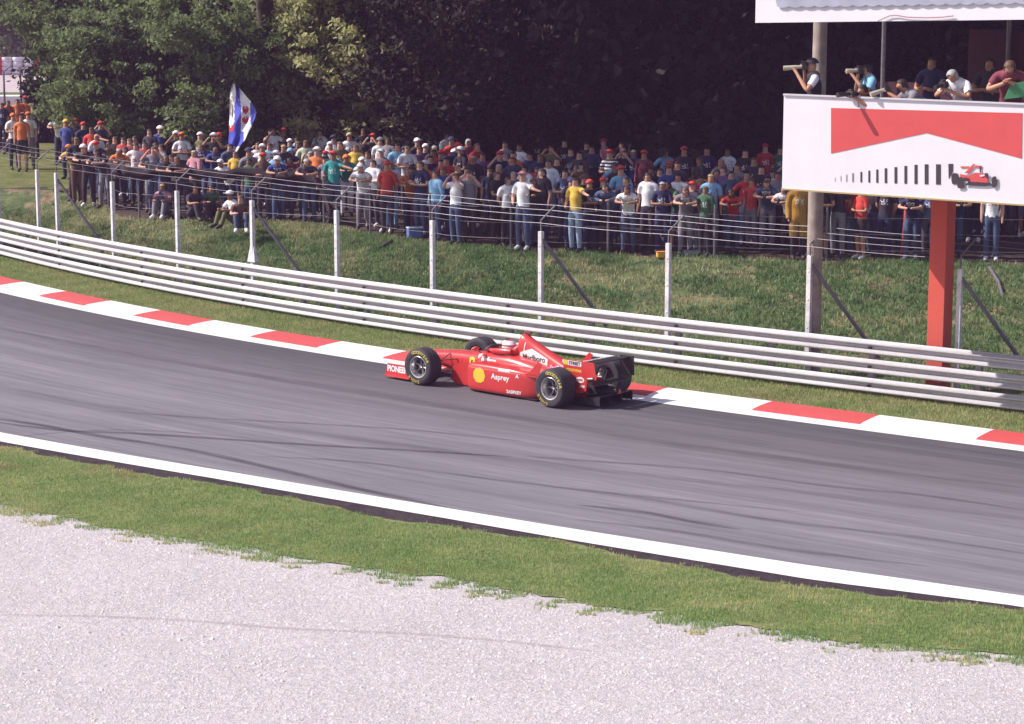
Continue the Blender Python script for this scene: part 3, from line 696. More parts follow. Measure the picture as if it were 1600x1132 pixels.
# ------------------------------------------------------------ the racing car
CARRED = mat('racing_red', (.60, .045, .045), .30, coat=.4, noise=.06, scale=3)
BLACK = mat('carbon_black', (.028, .024, .03), .5, noise=.2, scale=20)
RUBBER = mat('tyre_rubber', (.040, .034, .044), .75, noise=.25, scale=30, bump=.1)
RIM = mat('polished_rim', (.72, .70, .72), .28, .85)
CWHITE = mat('white_vinyl', (.85, .83, .85), .45); CYEL = mat('yellow_vinyl', (.85, .52, .04), .45); CBLK = mat('black_vinyl', (.04, .03, .04), .45)
TYEL = mat('tyre_yellow_print', (.62, .50, .09), .6); CPUR = mat('lilac_vinyl', (.75, .55, .80), .45)
def race_car():
    ps = R(42); hd = Vector((-math.cos(ps), math.sin(ps), 0)); lf = Vector((-hd.y, hd.x, 0)); h = math.atan2(hd.y, hd.x)
    p = at(856.7, 608, .33)-lf*.93; p.z = 0
    car = thing('racing_car', 'red open wheel racing car with black wings and yellow lettered tyres driving along the track', 'racing car', p, h)
    B = MB(); S = lambda *a: a
    B.loft([S(3.98, 0, .05, .30, .36, 2), S(3.9, 0, .10, .27, .40, 2.2), S(3.6, 0, .145, .25, .46, 2.6), S(3.2, 0, .17, .23, .50, 2.9), S(2.8, 0, .19, .20, .54, 3), S(2.4, 0, .225, .13, .57, 3.2),
            S(2.1, 0, .27, .07, .60, 3.4), S(1.8, 0, .31, .05, .625, 3.6), S(1.4, 0, .33, .05, .64, 3.6), S(1.0, 0, .33, .05, .60, 3.2), S(.6, 0, .28, .06, .52, 3), S(.2, 0, .22, .08, .44, 2.6), S(-.1, 0, .15, .12, .38, 2.4)], 32, 4)
    body = B.build('body', CARRED, car)
    E = MB(); E.loft([S(1.36, 0, .10, .60, .90, 2.2), S(1.33, 0, .125, .55, .985, 2.3), S(1.25, 0, .13, .50, 1.00, 2.3), S(1.05, 0, .125, .45, .90, 2.2), S(.8, 0, .13, .42, .79, 2.2), S(.55, 0, .14, .36, .69, 2.2), S(.3, 0, .15, .30, .60, 2.2), S(0, 0, .14, .25, .52, 2.2), S(-.3, 0, .09, .22, .44, 2)], 28, 4)
    cover = E.build('engine_cover', CARRED, car)
    E = MB(); E.ball((1.355, 0, .86), (.03, .085, .06)); E.build('air_intake', BLACK, car)
    E = MB(); E.box((1.22, 0, 1.035), (.14, .05, .035)); E.box((1.22, 0, 1.005), (.05, .03, .04)); E.build('camera_pod', mat('pod_dark_red', (.20, .04, .05), .5), car, smooth=0, bevel=.006)
    # cockpit
    C = MB(); C.loft([S(2.02, 0, .06, .55, .615, 2.4), S(1.9, 0, .14, .52, .645, 2.6), S(1.65, 0, .175, .50, .662, 2.8), S(1.5, 0, .17, .50, .668, 2.8), S(1.42, 0, .12, .50, .66, 2.6)], 24, 3)
    C.build('cockpit_opening', BLACK, car)
    C = MB(); C.tube([(1.42, .20, .70), (1.6, .235, .695), (1.8, .215, .675), (1.98, .12, .66), (2.06, 0, .655), (1.98, -.12, .66), (1.8, -.215, .675), (1.6, -.235, .695), (1.42, -.20, .70)], [.045, .055, .045, .03, .022, .03, .045, .055, .045], 10)
    C.build('cockpit_surround', CARRED, car)
    C = MB(); C.loft([S(2.09, 0, .13, .60, .70, 2), S(2.04, 0, .15, .60, .725, 2), S(2.0, 0, .15, .62, .73, 2)], 16, 3); C.build('windscreen', mat('smoked_screen', (.12, .08, .09), .1), car)
    C = MB(); C.loft([S(1.47, 0, .16, .60, .74, 2.6), S(1.40, 0, .17, .60, .80, 2.6), S(1.34, 0, .13, .60, .84, 2.6)], 20, 3); C.build('headrest', CARRED, car)
    for sd2 in (1, -1):
        P = MB(); P.loft([S(1.98, .50*sd2, .17, .12, .44, 4), S(1.93, .50*sd2, .195, .03, .51, 5.5), S(1.6, .505*sd2, .205, .026, .525, 6), S(1.2, .50*sd2, .21, .026, .52, 6), S(.85, .485*sd2, .205, .026, .505, 6), S(.6, .44*sd2, .20, .028, .48, 4.5), S(.38, .36*sd2, .17, .05, .45, 3.5), S(.15, .27*sd2, .13, .06, .40, 3), S(-.2, .20*sd2, .08, .10, .33, 2.5)], 32, 4)
        pod = P.build('sidepod', CARRED, car)
        if sd2 == 1: podL = pod
        P = MB(); P.loft([S(2.0, .50*sd2, .13, .17, .40, 4), S(1.965, .50*sd2, .14, .15, .42, 4)], 20, 1); P.build('radiator_inlet', BLACK, car)
        P = MB(); P.prism([(2.62, .10), (2.56, .34), (2.36, .44), (2.12, .44), (2.06, .03), (2.5, .03)], (0, .40*sd2, 0), (1, 0, 0), (0, .0, 1), (0, .012*sd2, 0)); P.tube([(2.3, .25*sd2, .3), (2.3, .40*sd2, .3)], .012, 6)
        P.build('bargeboard', CARRED, car, smooth=0)
        P = MB(); P.prism([(.70, .42), (.44, .42), (.36, .66), (.44, .69)], (0, .66*sd2, 0), (1, 0, 0), (0, 0, 1), (0, -.012*sd2, 0)); P.prism([(.72, 0), (.42, 0), (.40, -.22), (.62, -.22)], (0, .66*sd2, .45), (1, 0, 0), (0, sd2, .12), (0, 0, .012)); P.build('flip_up_winglet', CARRED, car, smooth=0)
        # mirrors
        P = MB(); P.ball((2.08, .36*sd2, .70), (.05, .075, .035)); P.tube([(2.06, .25*sd2, .60), (2.08, .34*sd2, .69)], .010, 6); P.build('mirror', CARRED, car)
    # plank, floor, diffuser
    F = MB(); F.prism([(2.35, -.25), (2.0, -.60), (.5, -.64), (.35, -.45), (-.35, -.42), (-.35, .42), (.35, .45), (.5, .64), (2.0, .60), (2.35, .25)], (0, 0, .022), (1, 0, 0), (0, 1, 0), (0, 0, .02)); F.build('floor', BLACK, car, smooth=0)
    F = MB(); F.prism([(-.1, .03), (-.68, .20), (-.68, .22), (-.1, .06)], (0, -.42, 0), (1, 0, 0), (0, 0, 1), (0, .84, 0))
    for y in (-.42, -.15, .15, .42): F.prism([(0, .03), (-.68, .05), (-.68, .20), (0, .08)], (0, y-.005, 0), (1, 0, 0), (0, 0, 1), (0, .01, 0))
    F.build('diffuser', BLACK, car, smooth=0)
    G = MB(); G.loft([S(.3, 0, .14, .12, .38, 3), S(-.1, 0, .13, .10, .36, 3), S(-.5, 0, .09, .14, .32, 3), S(-.72, 0, .05, .20, .30, 3)], 20, 3); G.build('gearbox', BLACK, car)
    G = MB(); G.box((-.74, 0, .25), (.03, .06, .07)); G.build('rain_light', mat('rain_light_red', (.55, .03, .06), .3), car, smooth=0, bevel=.005)
    for sd2 in (1, -1):
        G = MB(); G.tube([(.1, .16*sd2, .40), (-.22, .13*sd2, .41), (-.3, .12*sd2, .42)], .032, 10); G.build('exhaust', mat('exhaust_steel', (.28, .24, .24), .4, .7), car)
    # front wing
    Wf = MB()
    for x0, x1, z0, z1 in ((4.0, 3.66, .085, .13), (3.70, 3.52, .14, .20), (3.55, 3.42, .19, .255)):
        Wf.prism([(x0, z0), ((x0+x1)/2, z0+(z1-z0)*.35-.012), (x1, z1), (x1, z1+.012), ((x0+x1)/2, z0+(z1-z0)*.4+.012), (x0, z0+.014)], (0, -.69, 0), (1, 0, 0), (0, 0, 1), (0, 1.38, 0))
    fw = Wf.build('front_wing', CARRED, car, smooth=0)
    for y in (-.10, .10):
        Q = MB(); Q.prism([(3.92, .10), (3.62, .12), (3.56, .34), (3.84, .32)], (0, y-.01, 0), (1, 0, 0), (0, 0, 1), (0, .02, 0)); Q.build('wing_pillar', CARRED, car, smooth=0)
    for sd2 in (1, -1):
        Q = MB(); Q.prism([(4.08, .045), (4.02, .27), (3.36, .275), (3.32, .045)], (0, .70*sd2, 0), (1, 0, 0), (0, 0, 1), (0, .014*sd2, 0)); Q.box((3.70, .735*sd2, .05), (.76, .06, .012))
        ep = Q.build('front_wing_endplate', CARRED, car, smooth=0)
        if sd2 == 1: epL = ep
    # rear wing
    Wr = MB()
    for x0, x1, z0, z1 in ((-.10, -.34, .745, .765), (-.37, -.56, .772, .800)):
        Wr.prism([(x0, z0), ((x0+x1)/2, z0-.006), (x1, z1), (x1, z1+.008), ((x0+x1)/2, z0+.008), (x0, z0+.012)], (0, -.49, 0), (1, 0, 0), (0, 0, 1), (0, .98, 0))
    Wr.prism([(-.25, .40), (-.45, .395), (-.60, .43), (-.60, .442), (-.45, .425), (-.25, .415)], (0, -.49, 0), (1, 0, 0), (0, 0, 1), (0, .98, 0))
    Wr.build('rear_wing', BLACK, car, smooth=0)
    Q = MB(); Q.prism([(.06, .83), (-.62, .84), (-.66, .62), (-.48, .56), (-.46, .34), (-.30, .30), (-.02, .55)], (0, .492, 0), (1, 0, 0), (0, 0, 1), (0, .012, 0), 0); erL = Q.build('rear_wing_endplate', CARRED, car, smooth=0)
    Q = MB(); Q.prism([(-.34, .82), (-.64, .83), (-.65, .50), (-.44, .48), (-.36, .54)], (0, -.492, 0), (1, 0, 0), (0, 0, 1), (0, -.012, 0), 0); Q.build('rear_wing_endplate', BLACK, car, smooth=0)
    # the wing sits a little lower behind the axle
    for o in car.children:
        if o.name.startswith('rear_wing'):
            for v in o.data.vertices: v.co.z -= .05
    # wheels
    def wheel(x, y, wdt, front):
        sg = 1 if y > 0 else -1; R0 = .33; wh = bpy.data.objects.new('wheel', None); COL.objects.link(wh); wh.parent = car; wh.location = (x, y-sg*wdt/2, R0); wh.empty_display_size = .1
        if front: wh.rotation_euler = (0, 0, R(3))
        T = MB(); hw = wdt/2; ng = 3 if front else 4
        prof = [(.185, -hw*.80), (.20, -hw*.93), (.25, -hw), (.295, -hw*.965), (.318, -hw*.86), (.328, -hw*.74)]
        xs = np.linspace(-.60, .60, ng)
        for g_ in xs: prof += [(.330, hw*g_-.008), (.322, hw*g_-.006), (.322, hw*g_+.006), (.330, hw*g_+.008)]
        prof += [(.328, hw*.74), (.318, hw*.86), (.295, hw*.965), (.25, hw), (.20, hw*.93), (.185, hw*.80)]
        T.lathe(prof, 'y', 56, close=False); T.build('tyre', RUBBER, wh, smooth=30)
        Rm = MB(); o = sg*hw
        Rm.lathe([(.187, o*.80), (.197, o*.88), (.190, o*.91), (.176, o*.88), (.168, o*.5), (.150, o*.30), (.150, -o*.2), (.19, -o*.8), (.185, -o*.85)], 'y', 48); Rm.build('rim', RIM, wh)
        H = MB(); H.lathe([(.0, o*.32), (.03, o*.32), (.042, o*.26), (.05, o*.10), (.15, o*.03), (.15, -o*.1)], 'y', 32); H.build('hub', mat('hub_dark', (.06, .05, .06), .5, .5), wh)
        H = MB()
        for k in range(6):
            a = k*math.pi/3+.3; H.tube([(.04*math.cos(a), o*.18, .04*math.sin(a)), (.11*math.cos(a), o*.16, .11*math.sin(a)), (.155*math.cos(a), o*.33, .155*math.sin(a))], [.018, .013, .012], 6)
        H.build('spokes', mat('spoke_grey', (.34, .31, .33), .4, .6), wh)
        H = MB(); H.lathe([(0, o*.46), (.022, o*.46), (.028, o*.40), (.028, o*.25)], 'y', 16); H.build('wheel_nut', RIM, wh)
        # sidewall lettering
        V = []; F = []
        def arc_word(word, mid, r, size, adv):
            n = len(word); a0 = mid+adv*(n-1)/2
            for i, ch in enumerate(word):
                m2 = text_mesh(ch, size, .0015); a = a0-adv*i; b = len(V)
                for v in m2.vertices:
                    lx, ly = v.co.x*1.15, v.co.y; rr = r+ly; aa = a-lx/r
                    # seen from outside on the left, x axis (forward) points left
                    hy = hw*(1.0 if rr < .262 else 1.0-.9*(rr-.262)/.8)+.0035
                    V.append((-math.cos(aa)*rr*sg, sg*hy, math.sin(aa)*rr))
                F.extend(tuple(i2+b for i2 in pl.vertices) for pl in m2.polygons); bpy.data.meshes.remove(m2)
        arc_word('GOODYEAR', math.pi*.5+(-.35 if front else -.95), .262, .072, .215)
        me = bpy.data.meshes.new('sidewall_lettering'); me.from_pydata(V, [], F); me.update(); link('sidewall_lettering', me, TYEL, wh)
        V = []; F = []; arc_word('EAGLE', math.pi*1.5+(-.35 if front else -.95), .262, .072, .215)
        me = bpy.data.meshes.new('sidewall_lettering'); me.from_pydata(V, [], F); me.update(); link('sidewall_lettering', me, TYEL, wh)
        if not front: wh.rotation_euler = (0, R(20), 0)
    wheel(2.95, .90, .31, True); wheel(2.95, -.90, .31, True); wheel(0, .90, .375, False); wheel(0, -.90, .375, False)
    # suspension
    def arm(pts, r=.013): MB().tube(pts, r, 6, flat=.6).build('suspension_arm', BLACK, car)
    for s2 in (1, -1):
        for pts in (((3.15, .16, .42), (2.95, .66, .40)), ((2.65, .19, .42), (2.95, .66, .40)), ((3.15, .12, .22), (2.95, .66, .20)), ((2.60, .16, .20), (2.95, .66, .20)), ((2.85, .17, .50), (2.95, .62, .22)),
                    ((.42, .18, .38), (0, .60, .44)), ((-.32, .10, .32), (0, .60, .44)), ((.40, .2, .16), (0, .60, .20)), ((-.35, .10, .17), (0, .60, .20)), ((-.05, .10, .27), (0, .60, .33))):
            arm([(x, y*s2, z) for x, y, z in pts])
    # aerial in front of the cockpit, yellow nose stripe markers
    MB().tube([(2.42, 0, .55), (2.42, 0, .70)], .006, 6).build('aerial', BLACK, car)
    # lettering
    bv = obj_bvh([body]); bp = obj_bvh([podL, body]); bc = obj_bvh([cover]); be = obj_bvh([epL]); br = obj_bvh([erL])
    def lt(txt, size, m, bvh, x, z, skew=0.0, bold=.003, name='lettering', sx=1.0):
        me = text_mesh(txt, size, bold)
        for v in me.vertices: v.co.x *= sx
        return decal(name, me, m, bvh, car, x, z, skew=skew, cuts=.06)
    lt('Marlboro', .115, CWHITE, bv, 1.86, .51, bold=.004, sx=.85); 
    lt('SCUDERIA FERRARI', .04, CWHITE, bv, 1.84, .448, bold=.001)
    lt('Asprey', .135, CWHITE, bp, 1.22, .34, bold=.003)
    lt('2ASPREY', .08, CWHITE, bp, .93, .115); 
    decal('engine_cover_panel', poly_mesh([(-.36, -.115), (-.30, .035), (-.06, .12), (.30, -.02), (.30, -.13), (0, -.125)]), CWHITE, bc, car, .98, .665, off=.006, cuts=.06)
    me = text_mesh('Marlboro', .150, .002)
    for v in me.vertices: v.co.x *= .88
    decal('lettering', me, CBLK, bc, car, .98, .625, off=.011, cuts=.05)
    lt('FedEx', .10, CPUR, bc, .50, .52)
    decal('white_flash', poly_mesh([(-.02, -.14), (.01, .14), (.025, .14), (0, -.14)]), CWHITE, bc, car, 1.20, .74, off=.006)
    decal('yellow_shield', poly_mesh([(-.075, .09), (0, .11), (.075, .09), (.07, -.03), (0, -.13), (-.07, -.03)]), CYEL, bv, car, 2.28, .40)
    decal('shield_mark', poly_mesh([(-.02, -.07), (-.03, 0), (-.005, .06), (.02, .05), (.012, 0), (.03, -.06), (.005, -.03)]), CBLK, bv, car, 2.28, .405, off=.008)
    sh = [(math.cos(t)*.135*(1+.04*math.cos(9*t)), math.sin(t)*.135*(1+.04*math.cos(9*t))) for t in np.linspace(math.radians(-70), math.radians(250), 28)]
    decal('yellow_shell_emblem', poly_mesh(sh), CYEL, bp, car, 1.69, .32, cuts=.05)
    decal('white_heart_mark', poly_mesh([(0, -.05), (.045, .01), (.035, .04), (0, .025), (-.035, .04), (-.045, .01)]), CWHITE, bv, car, 2.12, .555)
    decal('crease_highlight', poly_mesh([(-.75, .004), (.55, .004), (.55, -.004), (-.75, -.004)]), mat('light_red_line', (.75, .25, .25), .4), bp, car, 1.35, .44)  # no modelled crease; light along it is painted as a paler line
    lt('TIC TAC', .045, CWHITE, bc, 1.33, .60); lt('MAGNETI', .06, CWHITE, bp, 1.14, .470); lt('A', .09, CWHITE, bp, .86, .40)
    def plate(txt, size, m, ep, x, z, y, **k):
        me = text_mesh(txt, size, k.get('bold', .003)); o = decal('lettering', me, m, ep, car, x, z); return o
    plate('PIONEER', .150, CWHITE, be, 3.72, .18, .72, bold=.007)
    decal('white_box', poly_mesh([(-.20, -.04), (.20, -.04), (.20, .04), (-.20, .04)]), CWHITE, br, car, -.16, .735)
    decal('yellow_square', poly_mesh([(-.045, -.038), (.045, -.038), (.045, .038), (-.045, .038)]), CYEL, br, car, -.03, .735, off=.008)
    decal('lettering', text_mesh('STREET', .075, .003), CBLK, br, car, -.22, .735, off=.008)
    plate('GOODYEAR', .06, CYEL, br, -.20, .615, .51)
    decal('white_oval', poly_mesh([(.085*math.cos(t), .05*math.sin(t)) for t in np.linspace(0, 6.28, 20)[:-1]]), CWHITE, br, car, -.34, .47)
    decal('lettering', text_mesh('NGK', .055, .002), CARRED, br, car, -.34, .47, off=.008)
    plate('FIAT', .05, CWHITE, br, -.385, .36, .51); plate('6', .09, CWHITE, br, -.17, .51, .51)
    for yy, tx in ((.22, 'Marlboro'), (-.22, 'Marlboro')):
        me = text_mesh(tx, .13, .002)
        for v in me.vertices: x_, y_ = v.co.x, v.co.y; v.co = Vector((-.22+y_*.8, yy-x_, .765-.05+.024-(y_)*.0))
        link('wing_lettering', me, CWHITE, car)
    # markings on top of nose
    N = MB(); N.prism([(2.7, .02), (2.7, .10), (2.45, .12), (2.45, .03)], (0, 0, .573), (1, 0, -.1), (0, 1, 0), (0, 0, .003)); N.build('nose_marking', CWHITE, car, smooth=0)
    for o in list(car.children):
        if o.type == 'MESH':
            for v in o.data.vertices:
                if v.co.x > 3.1: v.co.x = 3.1+(v.co.x-3.1)*.8
                v.co.x *= 1.044; v.co.y *= 1.03
        else: o.location.x *= 1.044; o.location.y *= 1.03
    return car
CAR = race_car()
# ------------------------------------------------------------ people
SKIN = [mat('skin_%s' % n, c, .55, noise=.05) for n, c in (('fair', (.62, .34, .25)), ('tanned', (.48, .24, .15)), ('deep', (.30, .15, .10)))]
CLO = {}
def cl(nm, col):
    CLO[nm] = mat('cloth_'+nm.replace(' ', '_'), col, .85, noise=.12, scale=14, bump=.25); return CLO[nm]
for nm, c in dict(white=(.90, .87, .92), black=(.035, .028, .04), navy=(.035, .04, .11), blue=(.045, .07, .28), red=(.62, .06, .05), orange=(.75, .20, .06), yellow=(.78, .50, .08), maroon=(.22, .045, .07),
                  grey=(.24, .22, .26), charcoal=(.06, .045, .07), green=(.07, .16, .09), olive=(.16, .15, .08), pink=(.60, .28, .34), teal=(.04, .32, .32), denim=(.075, .105, .20), purple=(.16, .07, .20), brown=(.14, .07, .05), beige=(.50, .42, .32)).items(): cl(nm, c)
cl('light blue', (.25, .50, .75)); cl('pale green', (.55, .62, .46)); cl('pale denim', (.30, .40, .56)); cl('ochre', (.52, .27, .05)); cl('striped', (.5, .5, .55))
def stripe(nm, a, b, f, ax=2):
    g = NG('cloth_'+nm); v = g.sep(g.obj)[ax]; k = g.math('GREATER_THAN', g.math('FRACT', g.math('MULTIPLY', v, f)), .5); CLO[nm] = g.out(g.mix(k, a, b), .85)
stripe('striped', (.75, .72, .78), (.04, .03, .05), 12); stripe('plaid', (.15, .25, .6), (.65, .68, .8), 16)
HAIR = {'dark hair': mat('hair_dark', (.03, .02, .02), .6, noise=.3, scale=30), 'brown hair': mat('hair_brown', (.12, .065, .04), .6, noise=.3, scale=30), 'fair hair': mat('hair_fair', (.42, .28, .14), .6, noise=.3, scale=30), 'grey hair': mat('hair_grey', (.40, .38, .38), .6, noise=.3, scale=30)}
SHOE = [mat('shoe_dark', (.05, .04, .045), .6), mat('shoe_white', (.75, .72, .76), .6)]

def lerp(a, b, t): return tuple(a[i]*(1-t)+b[i]*t for i in range(3))
def skeleton(pz):
    """joint chains in metres, figure faces -y, 1.75 m tall. pz overrides joints"""
    J = dict(pelvis=(0, 0, .95), waist=(0, .005, 1.10), chest=(0, .0, 1.30), collar=(0, .01, 1.44), neck=(0, 0, 1.51), skull=(0, -.015, 1.60), crown=(0, -.005, 1.69),
             shL=(.17, .01, 1.42), elL=(.22, .03, 1.14), wrL=(.22, -.05, .90), haL=(.215, -.075, .82), hipL=(.09, 0, .90), knL=(.10, -.02, .50), anL=(.105, .02, .085), toL=(.12, -.15, .04),
             shR=(-.17, .01, 1.42), elR=(-.22, .03, 1.14), wrR=(-.22, -.05, .90), haR=(-.215, -.075, .82), hipR=(-.09, 0, .90), knR=(-.10, -.02, .50), anR=(-.105, .02, .085), toR=(-.12, -.15, .04))
    J.update(pz); return J
CHAINS = [(('pelvis', 'waist', 'chest', 'collar'), ((.150, .112), (.140, .10), (.160, .115), (.105, .075)), 'torso', 2),
          (('collar', 'neck'), (None, (.056, .056)), 'neck', 1), (('neck', 'skull'), (None, (.078, .090)), 'head', 1), (('skull', 'crown'), (None, (.060, .068)), 'head', 1)]
for s_ in 'LR':
    CHAINS += [(('collar', 'sh'+s_), (None, (.062, .062)), 'torso', 1), (('sh'+s_, 'el'+s_), (None, (.043, .043)), 'upper', 3), (('el'+s_, 'wr'+s_), (None, (.028, .028)), 'fore', 2), (('wr'+s_, 'ha'+s_), (None, (.030, .020)), 'hand', 1),
               (('pelvis', 'hip'+s_), (None, (.092, .092)), 'hips', 1), (('hip'+s_, 'kn'+s_), (None, (.060, .060)), 'thigh', 3), (('kn'+s_, 'an'+s_), (None, (.042, .042)), 'shin', 3), (('an'+s_, 'to'+s_), (None, (.036, .030)), 'foot', 1)]
def extract(me, keep, infl, name):
    bm = bmesh.new(); bm.from_mesh(me); bm.faces.ensure_lookup_table(); bm.normal_update()
    nr = [v.normal.copy() for v in bm.verts]
    for v, n in zip(bm.verts, nr): v.co += n*infl
    bmesh.ops.delete(bm, geom=[f for f in bm.faces if not keep[f.index]], context='FACES')
    left = set(bm.verts); isl = []
    while left:
        st = [left.pop()]; cur = list(st)
        while st:
            v = st.pop()
            for e_ in v.link_edges:
                o_ = e_.other_vert(v)
                if o_ in left: left.remove(o_); st.append(o_); cur.append(o_)
        isl.append(cur)
    if len(isl) > 1:
        isl.sort(key=len); bmesh.ops.delete(bm, geom=[v for c_ in isl[:-1] for v in c_], context='VERTS')
    out = bpy.data.meshes.new(name); bm.to_mesh(out); bm.free(); return out
def person_proto(pz, sleeve='short', legs='long', girth=1.0, coat=False, hairlong=False, levels=1, fingers=False):
    J = skeleton(pz); V = []; E = []; RD = []; idx = {}; segs = []
    def vert(p, r): V.append(p); RD.append(r); return len(V)-1
    for names, rads, part, nsub in CHAINS:
        prev = None
        for k, nm in enumerate(names):
            if nm not in idx:
                r = rads[k]; g = girth if part in ('torso', 'hips') else 1
                p1 = J[nm]
                if prev is not None:
                    a, ra = prev; A = J[names[k-1]]; r_ = (r[0]*g, r[1]*g)
                    ns = nsub if part != 'torso' else 2
                    last = a
                    for q in range(1, ns):
                        t = q/ns; m_ = vert(lerp(A, p1, t), tuple(ra[i]*(1-t)+r_[i]*t*(1.06 if part == 'shin' and q == 1 else 1) for i in (0, 1))); E.append((last, m_)); last = m_
                    idx[nm] = vert(p1, r_); E.append((last, idx[nm])); segs.append((Vector(A), Vector(p1), part))
                else: idx[nm] = vert(p1, (r[0]*g, r[1]*g))
            elif prev is not None: E.append((prev[0], idx[nm]))
            prev = (idx[nm], RD[idx[nm]])
    if fingers:
        for s_ in 'LR':
            w_ = Vector(J['wr'+s_]); h_ = Vector(J['ha'+s_]); d = (h_-w_).normalized(); side = d.cross(Vector((0, 0, 1)) if abs(d.z) < .8 else Vector((0, 1, 0))).normalized(); dn = d.cross(side).normalized()
            for k, (o, L) in enumerate(((-.030, .062), (-.010, .072), (.010, .068), (.028, .052))):
                a = vert(tuple(h_+side*o+d*.02), (.010, .010)); b = vert(tuple(h_+side*o*1.15+d*(.02+L*.5)+dn*.01), (.0085, .0085)); c = vert(tuple(h_+side*o*1.1+d*(.02+L*.8)+dn*.035), (.0075, .0075))
                E += [(idx['ha'+s_], a), (a, b), (b, c)]
            a = vert(tuple(w_.lerp(h_, .5)+side*.038), (.011, .011)); b = vert(tuple(w_.lerp(h_, .9)+side*.058+dn*.02), (.009, .009)); E += [(idx['ha'+s_], a), (a, b)]
    me = bpy.data.meshes.new('sk'); me.from_pydata(V, E, []); o = bpy.data.objects.new('sk', me); COL.objects.link(o)
    md = o.modifiers.new('Skin', 'SKIN'); md.use_smooth_shade = True
    ss = o.modifiers.new('sub', 'SUBSURF'); ss.levels = levels; ss.render_levels = levels
    if not me.skin_vertices: raise RuntimeError('skin layer')
    for i, d in enumerate(me.skin_vertices[0].data): d.radius = RD[i]; d.use_root = (i == 0)
    bpy.context.view_layer.update(); dg = bpy.context.evaluated_depsgraph_get()
    body = bpy.data.meshes.new_from_object(o.evaluated_get(dg)); bpy.data.objects.remove(o); bpy.data.meshes.remove(me)
    body.name = 'person'
    # face: nose and brow pulled out of the head
    sk = Vector(J['skull']); cr = Vector(J['crown']); up = (cr-sk).normalized(); fwd = Vector(pz.get('face', (0, -1, 0))).normalized(); fwd = (fwd-up*fwd.dot(up)).normalized()
    for v in body.vertices:
        q = v.co-sk; a = q.dot(fwd); u = q.dot(up); s2 = abs(q.dot(up.cross(fwd)))
        if a > .05 and s2 < .03 and -.04 < u < .01: v.co += fwd*.018
    cen = [p.center.copy() for p in body.polygons]; lab = []
    for c in cen:
        bd = 9; bp = 'torso'; bt = 0
        for A, B, part in segs:
            t = max(0, min(1, (c-A).dot(B-A)/(B-A).length_squared)); d = (c-A-(B-A)*t).length
            w = {'torso': .055, 'hips': .03, 'head': .02}.get(part, 0)
            if d-w < bd: bd = d-w; bp = part; bt = t
        lab.append((bp, bt))
    pel = Vector(J['pelvis']); wa = Vector(J['waist']); tdir = (wa-pel).normalized()
    shirt = []; trous = []; shoes = []; shoe2 = []; hair = []
    for c, (p, t) in zip(cen, lab):
        onT = p == 'torso' or (p == 'neck' and t < .12)
        low = p in ('torso', 'hips') and (c-pel).dot(tdir) < .02
        shirt.append((onT and not low) or (p == 'upper' and (t < .62 or sleeve == 'long')) or (p == 'fore' and sleeve == 'long' and t < .95) or (coat and (p in ('hips', 'thigh') or low)))
        trous.append((low or p in ('hips', 'thigh') or (p == 'shin' and t < .93)) if legs == 'long' else (low or p == 'hips' or (p == 'thigh' and t < .85)))
        f_ = p == 'foot' or (p == 'shin' and t > .95); shoes.append(f_ and c.x > 0); shoe2.append(f_ and c.x <= 0)
        q = c-sk; u = q.dot(up); a = q.dot(fwd)
        hair.append(p == 'head' and (u > .030+a*.30 or (a < .015 and u > -.03)) or (hairlong and p in ('head', 'neck') and a < .005 and u > -.16))
    out = dict(body=body, shirt=extract(body, shirt, .030 if coat else .014, 'shirt'), trousers=extract(body, trous, .012, 'trousers'), shoes=extract(body, shoes, .012, 'shoe'), shoe2=extract(body, shoe2, .012, 'shoe'), hair=extract(body, hair, .020 if not hairlong else .028, 'hair'))
    for k, me2 in out.items():
        if not len(me2.polygons): continue
        me2.polygons.foreach_set('use_smooth', np.ones(len(me2.polygons), bool)); me2.materials.clear(); me2.materials.append(SKIN[0])
    # cap
    cp = MB(); ctr = sk.lerp(cr, .62)
    rot = Matrix((up.cross(fwd)*-1, fwd*-1, up)).transposed()
    b0 = len(cp.v); cp.ball((0, 0, 0), (.098, .112, .095), 14, 5, zmin=0); cp.prism([(-.075, -.07), (-.06, -.165), (0, -.19), (.06, -.165), (.075, -.07)], (0, 0, .004), (1, 0, 0), (0, 1, -.12), (0, 0, .010))
    cp.v = [tuple(ctr+rot @ Vector(v)) for v in cp.v]; out['cap'] = cp.mesh('cap'); out['cap'].materials.append(SKIN[0])
    out['J'] = J
    return out
